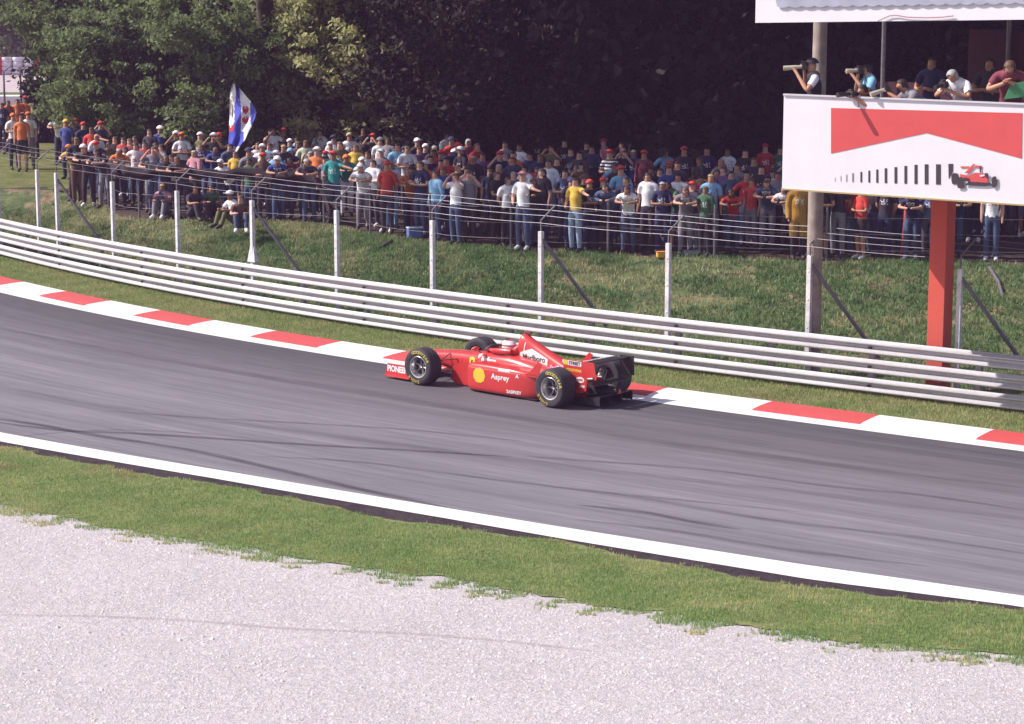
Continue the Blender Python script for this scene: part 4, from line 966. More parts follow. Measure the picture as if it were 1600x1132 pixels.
# a pose = joints overriding the relaxed standing figure
def both(el, wr, ha, dx=0): return dict(elL=el, wrL=wr, haL=ha, elR=(-el[0]+dx, el[1], el[2]), wrR=(-wr[0]+dx, wr[1], wr[2]), haR=(-ha[0]+dx, ha[1], ha[2]))
LEAN = dict(pelvis=(0, .20, .93), waist=(0, .12, 1.06), chest=(0, 0, 1.22), collar=(0, -.10, 1.34), neck=(0, -.15, 1.39), skull=(0, -.20, 1.47), crown=(0, -.20, 1.56), shL=(.17, -.08, 1.32), shR=(-.17, -.08, 1.32), hipL=(.09, .2, .88), hipR=(-.09, .2, .88), knL=(.1, .16, .48), knR=(-.1, .1, .48), anL=(.1, .24, .085), anR=(-.11, .1, .085), toL=(.12, .08, .04), toR=(-.13, -.06, .04))
POSES = {
 'standing with arms down': ({}, {}),
 'standing with arms folded': (dict(elL=(.25, -.06, 1.17), wrL=(.03, -.22, 1.17), haL=(-.07, -.21, 1.20), elR=(-.25, -.06, 1.17), wrR=(-.03, -.25, 1.20), haR=(.07, -.24, 1.17)), {}),
 'leaning forward on both arms': (dict(LEAN, **both((.25, -.25, 1.22), (.10, -.45, 1.22), (.03, -.50, 1.22))), {}),
 'shading the eyes with both hands': (both((.30, -.12, 1.36), (.10, -.16, 1.60), (.04, -.16, 1.63)), {}),
 'pointing with one arm stretched out': (dict(elL=(.34, -.20, 1.38), wrL=(.55, -.36, 1.36), haL=(.62, -.41, 1.36), elR=(-.24, .0, 1.15), wrR=(-.16, -.18, 1.05), haR=(-.12, -.24, 1.02)), {}),
 'hands on hips': (both((.36, .06, 1.20), (.19, -.03, 1.02), (.15, -.07, .99)), {}),
 'looking sideways': (dict(face=(.8, -.6, 0), elL=(.22, .08, 1.15), wrL=(.10, .16, .98), haL=(.05, .17, .95), elR=(-.22, .08, 1.15), wrR=(-.10, .16, .98), haR=(-.05, .17, .95)), {}),
 'sitting with knees drawn up': (dict(pelvis=(0, .15, .16), waist=(0, .13, .30), chest=(0, .06, .48), collar=(0, 0, .62), neck=(0, -.03, .68), skull=(0, -.05, .77), crown=(0, -.05, .86), shL=(.17, .01, .59), shR=(-.17, .01, .59), elL=(.24, -.12, .42), elR=(-.24, -.12, .42), wrL=(.14, -.32, .46), wrR=(-.14, -.32, .46), haL=(.06, -.36, .46), haR=(-.06, -.36, .46),
      hipL=(.09, .12, .14), hipR=(-.09, .12, .14), knL=(.13, -.27, .44), knR=(-.13, -.27, .44), anL=(.12, -.42, .08), anR=(-.12, -.42, .08), toL=(.14, -.58, .04), toR=(-.14, -.58, .04)), {}),
 'bending down': (dict(pelvis=(0, .18, .86), waist=(0, .10, .98), chest=(0, -.08, 1.06), collar=(0, -.22, 1.10), neck=(0, -.29, 1.10), skull=(0, -.37, 1.12), crown=(0, -.43, 1.18), shL=(.17, -.20, 1.08), shR=(-.17, -.20, 1.08), elL=(.22, -.24, .82), elR=(-.22, -.24, .82), wrL=(.15, -.34, .66), wrR=(-.15, -.34, .66), haL=(.13, -.37, .59), haR=(-.13, -.37, .59), hipL=(.09, .18, .82), hipR=(-.09, .18, .82), knL=(.11, .06, .46), knR=(-.11, .06, .46), anL=(.11, .16, .085), anR=(-.11, .16, .085), toL=(.12, 0, .04), toR=(-.12, 0, .04)), {}),
 'waving one arm overhead': (dict(elL=(.32, -.02, 1.56), wrL=(.30, -.06, 1.80), haL=(.29, -.07, 1.88), elR=(-.25, -.04, 1.16), wrR=(-.10, -.22, 1.12), haR=(-.04, -.25, 1.12)), {}),
}
PR = {}
for nm, (pz, kw) in POSES.items():
    PR[nm, 0] = person_proto(pz, **kw)
    if nm in ('standing with arms down', 'standing with arms folded', 'leaning forward on both arms', 'hands on hips'):
        PR[nm, 1] = person_proto(pz, hairlong=True, legs='long', girth=.9)
        PR[nm, 2] = person_proto(pz, sleeve='long', girth=1.12)
        PR[nm, 3] = person_proto(pz, legs='short', girth=1.05)
PR['standing with arms down', 4] = person_proto({}, sleeve='long', coat=True, girth=1.15)
def slotmat(o, m):
    o.material_slots[0].link = 'OBJECT'; o.material_slots[0].material = m
def print_mat(base, ink, k):
    nm = 'cloth_print_%s_%d' % (base.replace(' ', '_'), k)
    if nm in CLO: return nm
    g = NG(nm); n = g.noise(g.map(g.obj, (1, 1, 1), (k*3.1, 0, 0)), 9, 2); s_ = g.sep(g.obj); c0 = tuple(MATS['cloth_'+base.replace(' ', '_')].node_tree.nodes['Principled BSDF'].inputs['Base Color'].default_value)[:3]
    m = g.math('MULTIPLY', g.math('GREATER_THAN', g.noise(g.obj, 26, 1), .5), g.math('LESS_THAN', g.math('ABSOLUTE', s_[0]), .09)); m = g.math('MULTIPLY', m, g.math('LESS_THAN', g.math('ABSOLUTE', g.math('SUBTRACT', s_[2], 1.26)), .06)); m = g.math('MULTIPLY', m, g.math('LESS_THAN', s_[1], 0.0))
    fold_shade = g.ramp(g.noise(g.map(g.obj, (1, 1, .35)), 16, 3, .6), .3, .7, .78, 1.12)  # fold shading multiplied into the shirt colour as upright light and dark streaks
    c = g.mix(1, g.mix(m, c0, ink), g.gray(fold_shade), 'MULTIPLY'); g.bump(g.noise(g.map(g.obj, (1, 1, .4)), 12, 3), .5, .03); CLO[nm] = g.out(c, .85); return nm
def put_person(pr, loc, rz, h, label, group, skin, shirt, trousers, hair, cap=None, shoe=0):
    b = bpy.data.objects.new('person', pr['body']); COL.objects.link(b); b.location = loc; b.rotation_euler = (0, 0, rz); b.scale = (h/1.75,)*3
    slotmat(b, SKIN[skin]); tag(b, label, 'person', group)
    for nm, m in (('shirt', CLO[shirt]), ('trousers', CLO[trousers]), ('shoes', SHOE[shoe]), ('shoe2', SHOE[shoe]), ('cap' if cap else 'hair', CLO[cap] if cap else HAIR[hair])):
        if not len(pr[nm].polygons): continue
        c = bpy.data.objects.new({'shoes': 'shoe', 'shoe2': 'shoe'}.get(nm, nm), pr[nm]); COL.objects.link(c); c.parent = b; slotmat(c, m)
    return b
ST, FO, LE, SH, PO, HI, LO, SI, BE, WA = list(POSES)
# read off the photograph: head-top pixel x, y, shirt, cap ('-' = bare head), pose, variant, trousers
LIST = [
 (12, 156, 'orange', '-', ST, 0, 'grey'), (27, 154, 'orange', '-', ST, 0, 'denim'), (40, 151, 'orange', 'red', FO, 0, 'white'), (20, 178, 'white', 'orange', FO, 0, 'navy'), (33, 180, 'orange', '-', ST, 3, 'black'), (44, 176, 'white', 'orange', ST, 0, 'grey'), (3, 160, 'navy', '-', ST, 0, 'black'), (52, 165, 'black', '-', ST, 2, 'black'), (8, 195, 'light blue', '-', SI, 0, 'navy'), (24, 198, 'orange', '-', SI, 0, 'black'),
 (90, 178, 'white', '-', LE, 0, 'navy'), (103, 186, 'blue', 'yellow', LO, 0, 'navy'), (97, 173, 'maroon', 'red', ST, 0, 'black'), (120, 184, 'black', 'red', SH, 0, 'black'), (130, 190, 'navy', 'red', ST, 0, 'black'), (143, 196, 'red', '-', PO, 0, 'denim'), (157, 189, 'navy', 'red', SH, 0, 'black'), (151, 207, 'white', '-', LO, 0, 'grey'), (123, 214, 'black', '-', FO, 0, 'brown'), (137, 226, 'charcoal', 'white', LE, 0, 'black'), (155, 219, 'navy', 'red', LE, 0, 'denim'), (160, 231, 'charcoal', '-', LE, 0, 'grey'), (115, 226, 'yellow', 'orange', LE, 0, 'black'), (180, 211, 'black', '-', FO, 0, 'charcoal'), (186, 228, 'orange', '-', LE, 0, 'charcoal'),
 (193, 212, 'red', '-', ST, 0, 'navy'), (203, 226, 'white', '-', LE, 0, 'denim'), (212, 221, 'white', '-', HI, 0, 'black'), (226, 219, 'red', '-', FO, 0, 'pale denim'), (234, 199, 'charcoal', '-', ST, 0, 'black'), (250, 196, 'blue', 'white', LO, 0, 'navy'), (240, 226, 'grey', '-', SH, 0, 'denim'), (258, 240, 'navy', '-', LE, 0, 'denim'), (275, 204, 'black', 'white', SH, 0, 'black'), (284, 206, 'white', 'orange', FO, 0, 'charcoal'), (283, 242, 'charcoal', '-', LE, 0, 'charcoal'), (298, 191, 'black', 'white', ST, 0, 'black'), (313, 206, 'olive', 'white', LO, 0, 'charcoal'), (320, 222, 'blue', '-', LE, 0, 'denim'), (334, 207, 'black', 'white', SH, 0, 'denim'), (345, 206, 'navy', 'red', LE, 0, 'black'), (337, 226, 'blue', '-', LE, 0, 'denim'), (350, 195, 'maroon', '-', ST, 0, 'black'),
 (403, 220, 'white', '-', SH, 0, 'black'), (421, 221, 'light blue', '-', ST, 0, 'grey'), (412, 186, 'maroon', '-', ST, 2, 'black'), (443, 223, 'charcoal', '-', ST, 0, 'denim'), (452, 230, 'navy', 'light blue', LE, 0, 'denim'), (436, 243, 'blue', 'white', LE, 0, 'denim'), (458, 243, 'maroon', '-', LE, 0, 'denim'), (478, 216, 'pale green', '-', FO, 0, 'olive'), (481, 244, 'charcoal', '-', LE, 1, 'denim'), (476, 196, 'white', '-', ST, 0, 'denim'), (500, 200, 'white', '-', FO, 0, 'olive'), (521, 235, 'teal', 'red', PO, 0, 'denim'), (541, 240, 'teal', 'orange', LE, 0, 'white'), (531, 218, 'olive', '-', ST, 0, 'black'), (546, 207, 'white', 'beige', HI, 0, 'yellow'), (543, 196, 'black', '-', ST, 0, 'black'), (556, 223, 'yellow', '-', ST, 0, 'black'),
 (568, 198, 'black', '-', ST, 2, 'black'), (583, 208, 'black', 'red', SH, 0, 'black'), (594, 214, 'white', 'grey', LO, 0, 'denim'), (607, 213, 'grey', '-', ST, 0, 'black'), (621, 221, 'light blue', '-', FO, 0, 'navy'), (636, 225, 'white', '-', FO, 0, 'charcoal'), (574, 234, 'white', '-', FO, 0, 'charcoal'), (596, 232, 'grey', 'white', ST, 0, 'black'), (583, 247, 'white', '-', FO, 2, 'charcoal'), (612, 250, 'white', '-', LO, 0, 'light blue'), (648, 256, 'orange', '-', LE, 2, 'maroon'), (640, 262, 'orange', '-', LE, 0, 'navy'), (664, 250, 'orange', 'white', FO, 0, 'charcoal'), (672, 240, 'black', '-', ST, 0, 'black'), (672, 207, 'white', '-', ST, 0, 'grey'), (698, 205, 'white', '-', FO, 0, 'blue'), (681, 264, 'light blue', '-', ST, 2, 'denim'), (692, 258, 'blue', '-', ST, 0, 'navy'), (712, 268, 'white', '-', SH, 0, 'denim'), (733, 264, 'grey', '-', SH, 0, 'charcoal'), (716, 254, 'brown', '-', LO, 0, 'black'), (730, 258, 'pink', '-', ST, 0, 'black'),
 (790, 218, 'grey', '-', ST, 0, 'grey'), (812, 222, 'white', '-', LO, 0, 'denim'), (843, 208, 'black', '-', ST, 2, 'black'), (862, 225, 'olive', '-', SH, 0, 'black'), (882, 216, 'black', '-', ST, 0, 'charcoal'), (893, 229, 'navy', '-', ST, 0, 'black'), (740, 240, 'black', '-', ST, 0, 'black'), (754, 236, 'purple', '-', ST, 0, 'black'), (828, 236, 'navy', '-', FO, 2, 'navy'), (857, 246, 'white', '-', ST, 0, 'grey'), (776, 265, 'black', '-', FO, 0, 'black'), (803, 265, 'denim', '-', ST, 0, 'navy'), (817, 268, 'white', 'pink', PO, 0, 'denim'), (883, 262, 'denim', '-', FO, 0, 'denim'), (899, 276, 'yellow', '-', PO, 1, 'pale denim'), (913, 272, 'black', 'brown', LO, 0, 'charcoal'),
 (917, 220, 'black', '-', ST, 0, 'black'), (925, 225, 'navy', '-', FO, 2, 'black'), (944, 216, 'pink', 'red', ST, 0, 'black'), (953, 233, 'striped', 'red', FO, 0, 'black'), (973, 219, 'pink', '-', ST, 0, 'black'), (977, 232, 'black', '-', SH, 0, 'black'), (970, 258, 'light blue', 'red', FO, 0, 'denim'), (1007, 234, 'maroon', 'red', ST, 2, 'maroon'), (990, 231, 'blue', '-', LO, 0, 'black'), (1013, 266, 'white', '-', ST, 0, 'charcoal'), (930, 288, 'pale green', 'white', BE, 0, 'charcoal'), (1040, 231, 'light blue', '-', HI, 0, 'black'), (1069, 228, 'charcoal', 'red', ST, 0, 'navy'), (1045, 256, 'blue', '-', FO, 0, 'charcoal'), (1060, 268, 'white', '-', PO, 0, 'denim'), (1095, 272, 'red', '-', SH, 0, 'pale denim'),
 (1105, 227, 'navy', '-', ST, 0, 'black'), (1094, 242, 'black', '-', FO, 0, 'black'), (1137, 230, 'white', '-', ST, 0, 'navy'), (1165, 230, 'black', '-', LO, 0, 'maroon'), (1153, 252, 'grey', '-', ST, 0, 'black'), (1131, 257, 'purple', '-', FO, 0, 'navy'), (1196, 224, 'red', 'red', ST, 0, 'black'), (1219, 227, 'green', '-', ST, 0, 'black'), (1167, 268, 'red', '-', HI, 2, 'pale denim'), (1190, 255, 'black', '-', FO, 2, 'black'), (1208, 263, 'plaid', 'navy', FO, 0, 'navy'), (1119, 288, 'pale denim', 'red', BE, 0, 'denim'), (1230, 286, 'white', '-', LE, 0, 'black'), (1216, 265, 'grey', '-', ST, 0, 'black'), (1246, 284, 'ochre', '-', ST, 4, 'black'),
 (1311, 238, 'denim', '-', HI, 0, 'pale denim'), (1345, 250, 'charcoal', '-', LE, 0, 'black'), (1375, 242, 'black', '-', ST, 0, 'charcoal'), (1392, 252, 'navy', '-', ST, 0, 'black'), (1420, 246, 'black', '-', ST, 0, 'black'), (1438, 250, 'red', '-', LO, 0, 'charcoal'), (1332, 234, 'navy', '-', ST, 0, 'charcoal'), (1360, 232, 'grey', '-', FO, 0, 'black'), (1505, 250, 'denim', '-', ST, 0, 'grey'), (1525, 256, 'light blue', '-', ST, 0, 'black'), (1542, 250, 'maroon', '-', ST, 0, 'maroon'), (1566, 262, 'grey', '-', LE, 0, 'charcoal'), (1590, 255, 'pale denim', '-', ST, 0, 'denim'), (1552, 240, 'blue', '-', ST, 0, 'denim'), (1612, 258, 'black', '-', ST, 0, 'black'), (1290, 245, 'black', '-', ST, 2, 'charcoal'),
 (255, 283, 'pink', '-', SI, 0, 'grey'), (363, 308, 'white', 'white', SI, 0, 'olive'), (377, 315, 'brown', '-', SI, 0, 'denim'), (305, 290, 'charcoal', '-', SI, 0, 'charcoal'), (330, 285, 'green', '-', SI, 0, 'black'), 
]
PEOPLE = []
def crowd():
    rr = random.Random(11); hairs = list(HAIR)
    hgt = {ST: 1.75, FO: 1.75, LE: 1.62, SH: 1.75, PO: 1.75, HI: 1.75, LO: 1.75, SI: .93, BE: 1.28, WA: 1.75}
    taken = []
    for (px, py, sh, cap, pose, var, tr) in LIST:
        h = rr.uniform(1.66, 1.82) if pose != SI else 1.72
        z = 1.0+hgt[pose]*h/1.75
        p = at(px, py, z); s, d = foot(p); tf = float(TF(s))
        if px < 60: pass
        elif d < tf+.25:                       # keep feet on the terrace: move back and make up the height
            q = sdp(s, tf+.25); k = q.y-p.y
            p = Vector(((px-800)/CF*(q.y*math.cos(CP)+(CH-1)*math.sin(CP)), q.y, 0))
        if px >= 60 and foot(p)[1] > float(TF(s))+9.5: pass
        taken.append((p.x, p.y)); PEOPLE.append([px, p.x, p.y, h, sh, None if cap == '-' else cap, pose, var, tr, None, -1])
    pal = ['black']*5+['navy']*4+['charcoal']*4+['purple', 'maroon', 'maroon', 'grey', 'grey', 'denim', 'brown', 'olive', 'green', 'white', 'light blue', 'red']
    palL = pal+['white']*4+['red']*4+['orange']*3+['yellow', 'blue', 'pink']
    n = 0; tries = 0
    while n < 298-len(LIST) and tries < 30000:
        tries += 1; px = rr.uniform(112, 1610); back = rr.random()**1.1*6.0+.3 if n % 3 else rr.uniform(.25, 1.3)
        s0 = s_at_px_t(px); p = sdp(s0, float(TF(s0))+back)
        if px < 170 and back > 3: continue
        if min((p.x-a)**2+(p.y-b)**2 for a, b in taken) < .38**2: continue
        # do not stand right in front of a person read off the photograph
        if any(abs(pix((a, b, 2))[0]-pix((p.x, p.y, 2))[0]) < 7 and b > p.y and b-p.y < 6 for a, b in taken) : continue
        L = px < 700; sh = rr.choice(palL if L else pal); cap = rr.choice([None]*3+['red', 'white', 'navy'] if L else [None]*6+['navy', 'red'])
        pose = rr.choice([ST, ST, FO, FO, HI, LO, ST, LE, FO, SH] if back > 1 else [LE, LE, FO, ST, LO]); var = rr.choice([0, 0, 1, 2, 3])
        if (pose, var) not in PR: var = 0
        taken.append((p.x, p.y)); PEOPLE.append([px, p.x, p.y, rr.uniform(1.58, 1.84), sh, cap, pose, var, rr.choice(['black', 'navy', 'denim', 'denim', 'charcoal', 'grey']), None, -1]); n += 1
    return rr
_ss = np.linspace(-24, 26, 1001); _xy = [sd_(_ss, TF(_ss)+1.0)]
_px = np.array([pix((a, b, 1.0))[0] for a, b in zip(*_xy[0])])
def s_at_px_t(px): return float(_ss[int(np.abs(_px-px).argmin())])
rr = crowd()
ORD = ['first', 'second', 'third', 'fourth', 'fifth', 'sixth', 'seventh', 'eighth', 'ninth', 'tenth', 'eleventh', 'twelfth', 'thirteenth', 'fourteenth', 'fifteenth', 'sixteenth']
def label_people():
    hairs = ['dark hair']*5+['brown hair']*4+['fair hair', 'grey hair']
    base = {}
    for q in PEOPLE:
        px, x, y, h, sh, cap, pose, var, tr, _, _ = q; q[9] = rr.choice(hairs)
        s, d = foot((x, y)); row = d-float(TF(s)); rown = 'front row' if row < 1.2 else 'middle rows' if row < 4 else 'back rows'
        u = pix((x, y, 2.2))[0]
        zone = 'far left' if u < 62 else 'beside left grass' if u < 150 else 'left of the flag' if u < 352 else 'right of the flag' if u < 470 else 'under the olive tree' if u < 660 else 'left of tall man' if u < 845 else 'right of tall man' if u < 1035 else 'left of the billboard' if u < 1225 else 'beneath the billboard' if u < 1450 else 'right of the red column'
        top = {'plaid': 'blue plaid shirt', 'striped': 'striped shirt'}.get(sh, ('long %s coat' if var == 4 else '%s shirt') % sh)
        hd = '%s cap' % cap if cap else q[9]
        q.append((top, hd, pose, rown, zone, u))
    k = {}
    for q in PEOPLE:
        top, hd, pose, rown, zone, u = q[11]; k.setdefault((top, hd, zone), []).append(q)
    for (top, hd, zone), L in k.items():
        L.sort(key=lambda q: q[11][5])
        short = {ST: 'standing', FO: 'arms folded', LE: 'leaning forward', SH: 'shading eyes', PO: 'arm outstretched', HI: 'hands on hips', LO: 'looking sideways', SI: 'sitting', BE: 'bending down', WA: 'waving'}
        for i, q in enumerate(L):
            pre = '' if len(L) == 1 else ('leftmost ' if i == 0 else 'rightmost ' if i == len(L)-1 else ORD[i]+' ')
            q[9 + 0] = q[9]; q.append(('%sperson in %s with %s, %s, %s' % (pre, top, hd, short[q[6]], zone)).strip())
label_people()
for q in PEOPLE:
    px, x, y, h, sh, cap, pose, var, tr, hr, _ = q[:11]; lab = q[12]
    s, d = foot((x, y)); pr = PR.get((pose, var), PR[pose, 0])
    face = math.atan2(-x-2, y) if px > 60 else .0     # turned towards the track
    rz = -math.atan2(x+3, y)*1.0+rr.gauss(-.15, .38)
    if pose == LE: rz = -.2+rr.gauss(0, .25)
    if sh not in ('striped', 'plaid') and rr.random() < .6: sh = print_mat(sh, (.75, .72, .75) if sh not in ('white', 'yellow', 'pale green', 'light blue') else (.35, .05, .08), rr.choice([1, 2]))
    put_person(pr, (x, y, 1.0 if not px < 60 else 1.03), rz, h, lab, 'spectators standing behind the fence', rr.choice([0, 0, 1, 1, 2]), sh, tr, hr, cap, rr.choice([0, 0, 0, 0, 1]))
print('people', len(PEOPLE))
# ------------------------------------------------------------ the driver
def driver():
    hd_ = CAR.rotation_euler.z; P0 = CAR.location
    def W(x, y, z): 
        v = Matrix.Rotation(hd_, 3, 'Z') @ Vector((x, y, z)); return (P0+v)
    x0 = 1.74
    p = person_proto(dict(pelvis=(0, -.30, .18), waist=(0, -.16, .26), chest=(0, -.02, .44), collar=(0, .04, .55), neck=(0, .04, .60), skull=(0, .03, .69), crown=(0, .03, .76), shL=(.17, .02, .53), shR=(-.17, .02, .53), elL=(.17, -.20, .42), elR=(-.17, -.20, .42), wrL=(.10, -.38, .52), wrR=(-.10, -.38, .52), haL=(.07, -.43, .53), haR=(-.07, -.43, .53),
        hipL=(.07, -.32, .16), hipR=(-.07, -.32, .16), knL=(.09, -.72, .30), knR=(-.09, -.72, .30), anL=(.06, -1.08, .22), anR=(-.06, -1.08, .22), toL=(.06, -1.16, .28), toR=(-.06, -1.16, .28)), sleeve='long')
    b = bpy.data.objects.new('driver', p['body']); COL.objects.link(b); b.location = W(x0, 0, -.01); b.rotation_euler = (0, 0, hd_+math.pi/2); slotmat(b, SKIN[1])
    tag(b, 'driver in red overalls and red and white helmet sitting low in the racing car', 'person')
    for nm, m in (('shirt', CLO['red']), ('trousers', CLO['red']), ('shoes', SHOE[0]), ('shoe2', SHOE[0])):
        c = bpy.data.objects.new({'shirt': 'overall_top', 'trousers': 'overall_legs', 'shoes': 'boot', 'shoe2': 'boot'}[nm], p[nm]); COL.objects.link(c); c.parent = b; slotmat(c, m)
    H = MB(); H.ball((0, .02, .735), (.118, .14, .128), 24, 16); hl = H.build('helmet', mat('helmet_red', (.70, .07, .06), .2, coat=.7), b)
    H = MB(); H.loft([(-.10, -.085, .012, .70, .775, 2), (0, -.115, .014, .695, .785, 2), (.10, -.085, .012, .70, .775, 2)], 12, 4); H.build('visor', mat('visor_dark', (.03, .02, .03), .08), hl)
    H = MB(); H.lathe([(.119, .79), (.100, .83), (.075, .858)], 'z', 24, (0, .02, 0)); H.lathe([(.121, .76), (.1215, .735), (.1205, .71)], 'z', 24, (0, .02, 0)); 
    H.v = [(x*(1.01), (y-.02)*1.19+.02, z) for x, y, z in H.v]; H.build('helmet_band', CWHITE, hl)
driver()

# ------------------------------------------------------------ the camera platform with its signboard
SB = foot((4.7, 40.0))[0]; U = tang(SB+2); N_ = Vector((-U.y, U.x, 0)); ZZ = Vector((0, 0, 1))
A0 = Vector((4.70, 39.62, 0))-N_*1.72; RZ = math.atan2(U.y, U.x)
def L2W(u, n, z): return A0+U*u+N_*n+ZZ*z
def px_to_board(px, py, n=0.0):
    """photo pixel -> (u, z) on the plane of the board"""
    x = (px-800)/CF; y = -(py-566)/CF; d = Vector((x, math.cos(CP)+y*math.sin(CP), -math.sin(CP)+y*math.cos(CP))); o = Vector((0, 0, CH))
    t = ((A0+N_*n)-o).dot(N_)/d.dot(N_); h = o+d*t; return (h-A0).dot(U), h.z
u0, zb0 = px_to_board(1222, 297); u1, zb1 = px_to_board(1600, 317); _, zt0 = px_to_board(1222, 153); _, zt1 = px_to_board(1600, 160)
print('board', u0, u1, zb0, zb1, zt0, zt1)
PCON = mat('pole_concrete', (.36, .30, .27), .9, noise=.3, scale=5, bump=.3)
COLRED = m_paint('column_red', (.68, .11, .08), .45, .7, (.25, .10, .09)); DECKM = mat('deck_timber', (.14, .11, .10), .9, noise=.3, scale=4)
MAROON = mat('maroon_panel', (.075, .02, .04), .8, noise=.2); SIGNW = mat('sign_white', (.80, .77, .82), .45, noise=.04, scale=2); SIGNR = mat('sign_red', (.66, .085, .085), .5, noise=.05, scale=3); SIGNK = mat('sign_black', (.05, .035, .05), .5)
FASCIA_SHADE = mat('fascia_shade_grey_blue', (.40, .41, .52), .8, noise=.15, scale=4)
def platform():
    t = thing('camera_platform', 'raised roofed platform for photographers on a red column and a brown pole', 'platform', A0, RZ)
    W = 7.4; D = 3.2; dz = 4.12
    def bx(mb, u, n, z, du, dn, h): mb.box((u, n, z), (du, dn, h)); return mb
    bx(MB(), u0+W/2+.05, .12+D/2, dz-.08, W-.1, D, .14).build('deck', DECKM, t, 0)
    for k in range(3): bx(MB(), u0+W/2, .5+k*1.1, dz-.25, W-.2, .12, .2).build('joist', mat('joist_steel', (.16, .10, .11), .7), t, 0)
    uc, _ = px_to_board(1466, 560); cx = uc
    # column stands behind the rail
    us, _ = px_to_board(1465, 400, 2.35)
    bx(MB(), us, 2.52, 1.98, .30, .34, 4.0).build('column', COLRED, t, 0, bevel=.008)
    up, _ = px_to_board(1272, 400, 2.70)
    MB().tube([(up, 2.72, -.1), (up, 2.72, 3.2), (up+.01, 2.72, 6.9)], [.145, .135, .12], 20).build('pole', PCON, t)
    for u, n in ((u0+W-.4, 3.1),): bx(MB(), u, n, 2.0, .16, .16, 4.1).build('support_post', STEEL, t, 0)
    bx(MB(), u0+W/2, 3.3, dz+.6, W, .05, 1.2).build('rear_parapet', MAROON, t, 0)
    bx(MB(), us+1.2, 3.2, 5.2, 2.3, .05, 2.1).build('rear_panel', MAROON, t, 0)
    ur, zr = px_to_board(1181, 36); ur2, zr2 = px_to_board(1600, 31); sl_ = (zr2-zr)/(ur2-ur)
    # fascia: a long white board under the roof, slightly rising to the right
    F = MB(); F.prism([(ur, zr), (ur+8.4, zr+sl_*8.4), (ur+8.4, zr+sl_*8.4+1.3), (ur, zr+1.25)], (0, -.02, 0), (1, 0, 0), (0, 0, 1), (0, .06, 0)); F.build('fascia', SIGNW, t, 0)
    R_ = MB(); R_.prism([(-.25, zr+1.20), (3.5, zr+1.45), (3.5, zr+1.52), (-.25, zr+1.27)], (ur, 0, 0), (0, 1, 0), (0, 0, 1), (8.4, 0, sl_*8.4)); R_.build('roof', mat('roof_sheet', (.35, .33, .36), .6, noise=.2), t, 0)
    # scalloped grey-blue sheet over the upper fascia, standing in for a cast shade
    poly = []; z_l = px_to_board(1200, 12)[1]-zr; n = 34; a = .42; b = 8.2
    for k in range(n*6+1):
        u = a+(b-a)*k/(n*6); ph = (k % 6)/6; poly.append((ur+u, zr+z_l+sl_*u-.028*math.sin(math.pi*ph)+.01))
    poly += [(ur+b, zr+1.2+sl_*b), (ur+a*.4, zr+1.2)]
    P = MB(); P.prism(poly, (0, -.055, 0), (1, 0, 0), (0, 0, 1), (0, .012, 0)); P.build('scalloped_shade', FASCIA_SHADE, t, 0)
    MB().tube([(px_to_board(x, y)[0], -.05, px_to_board(x, y)[1]) for x, y in ((1374, 33), (1392, 25), (1402, 24), (1420, 27), (1450, 28), (1475, 27), (1492, 25))], .008, 5).build('loose_cable', mat('cable_red', (.35, .15, .16), .6), t)
    for k in range(4): MB().tube([(u0+.2+k*2.3, 3.1, dz), (u0+.2+k*2.3, 3.1, zr+1.3)], .04, 8).build('roof_post', STEEL, t)
    return t
PLAT = platform()
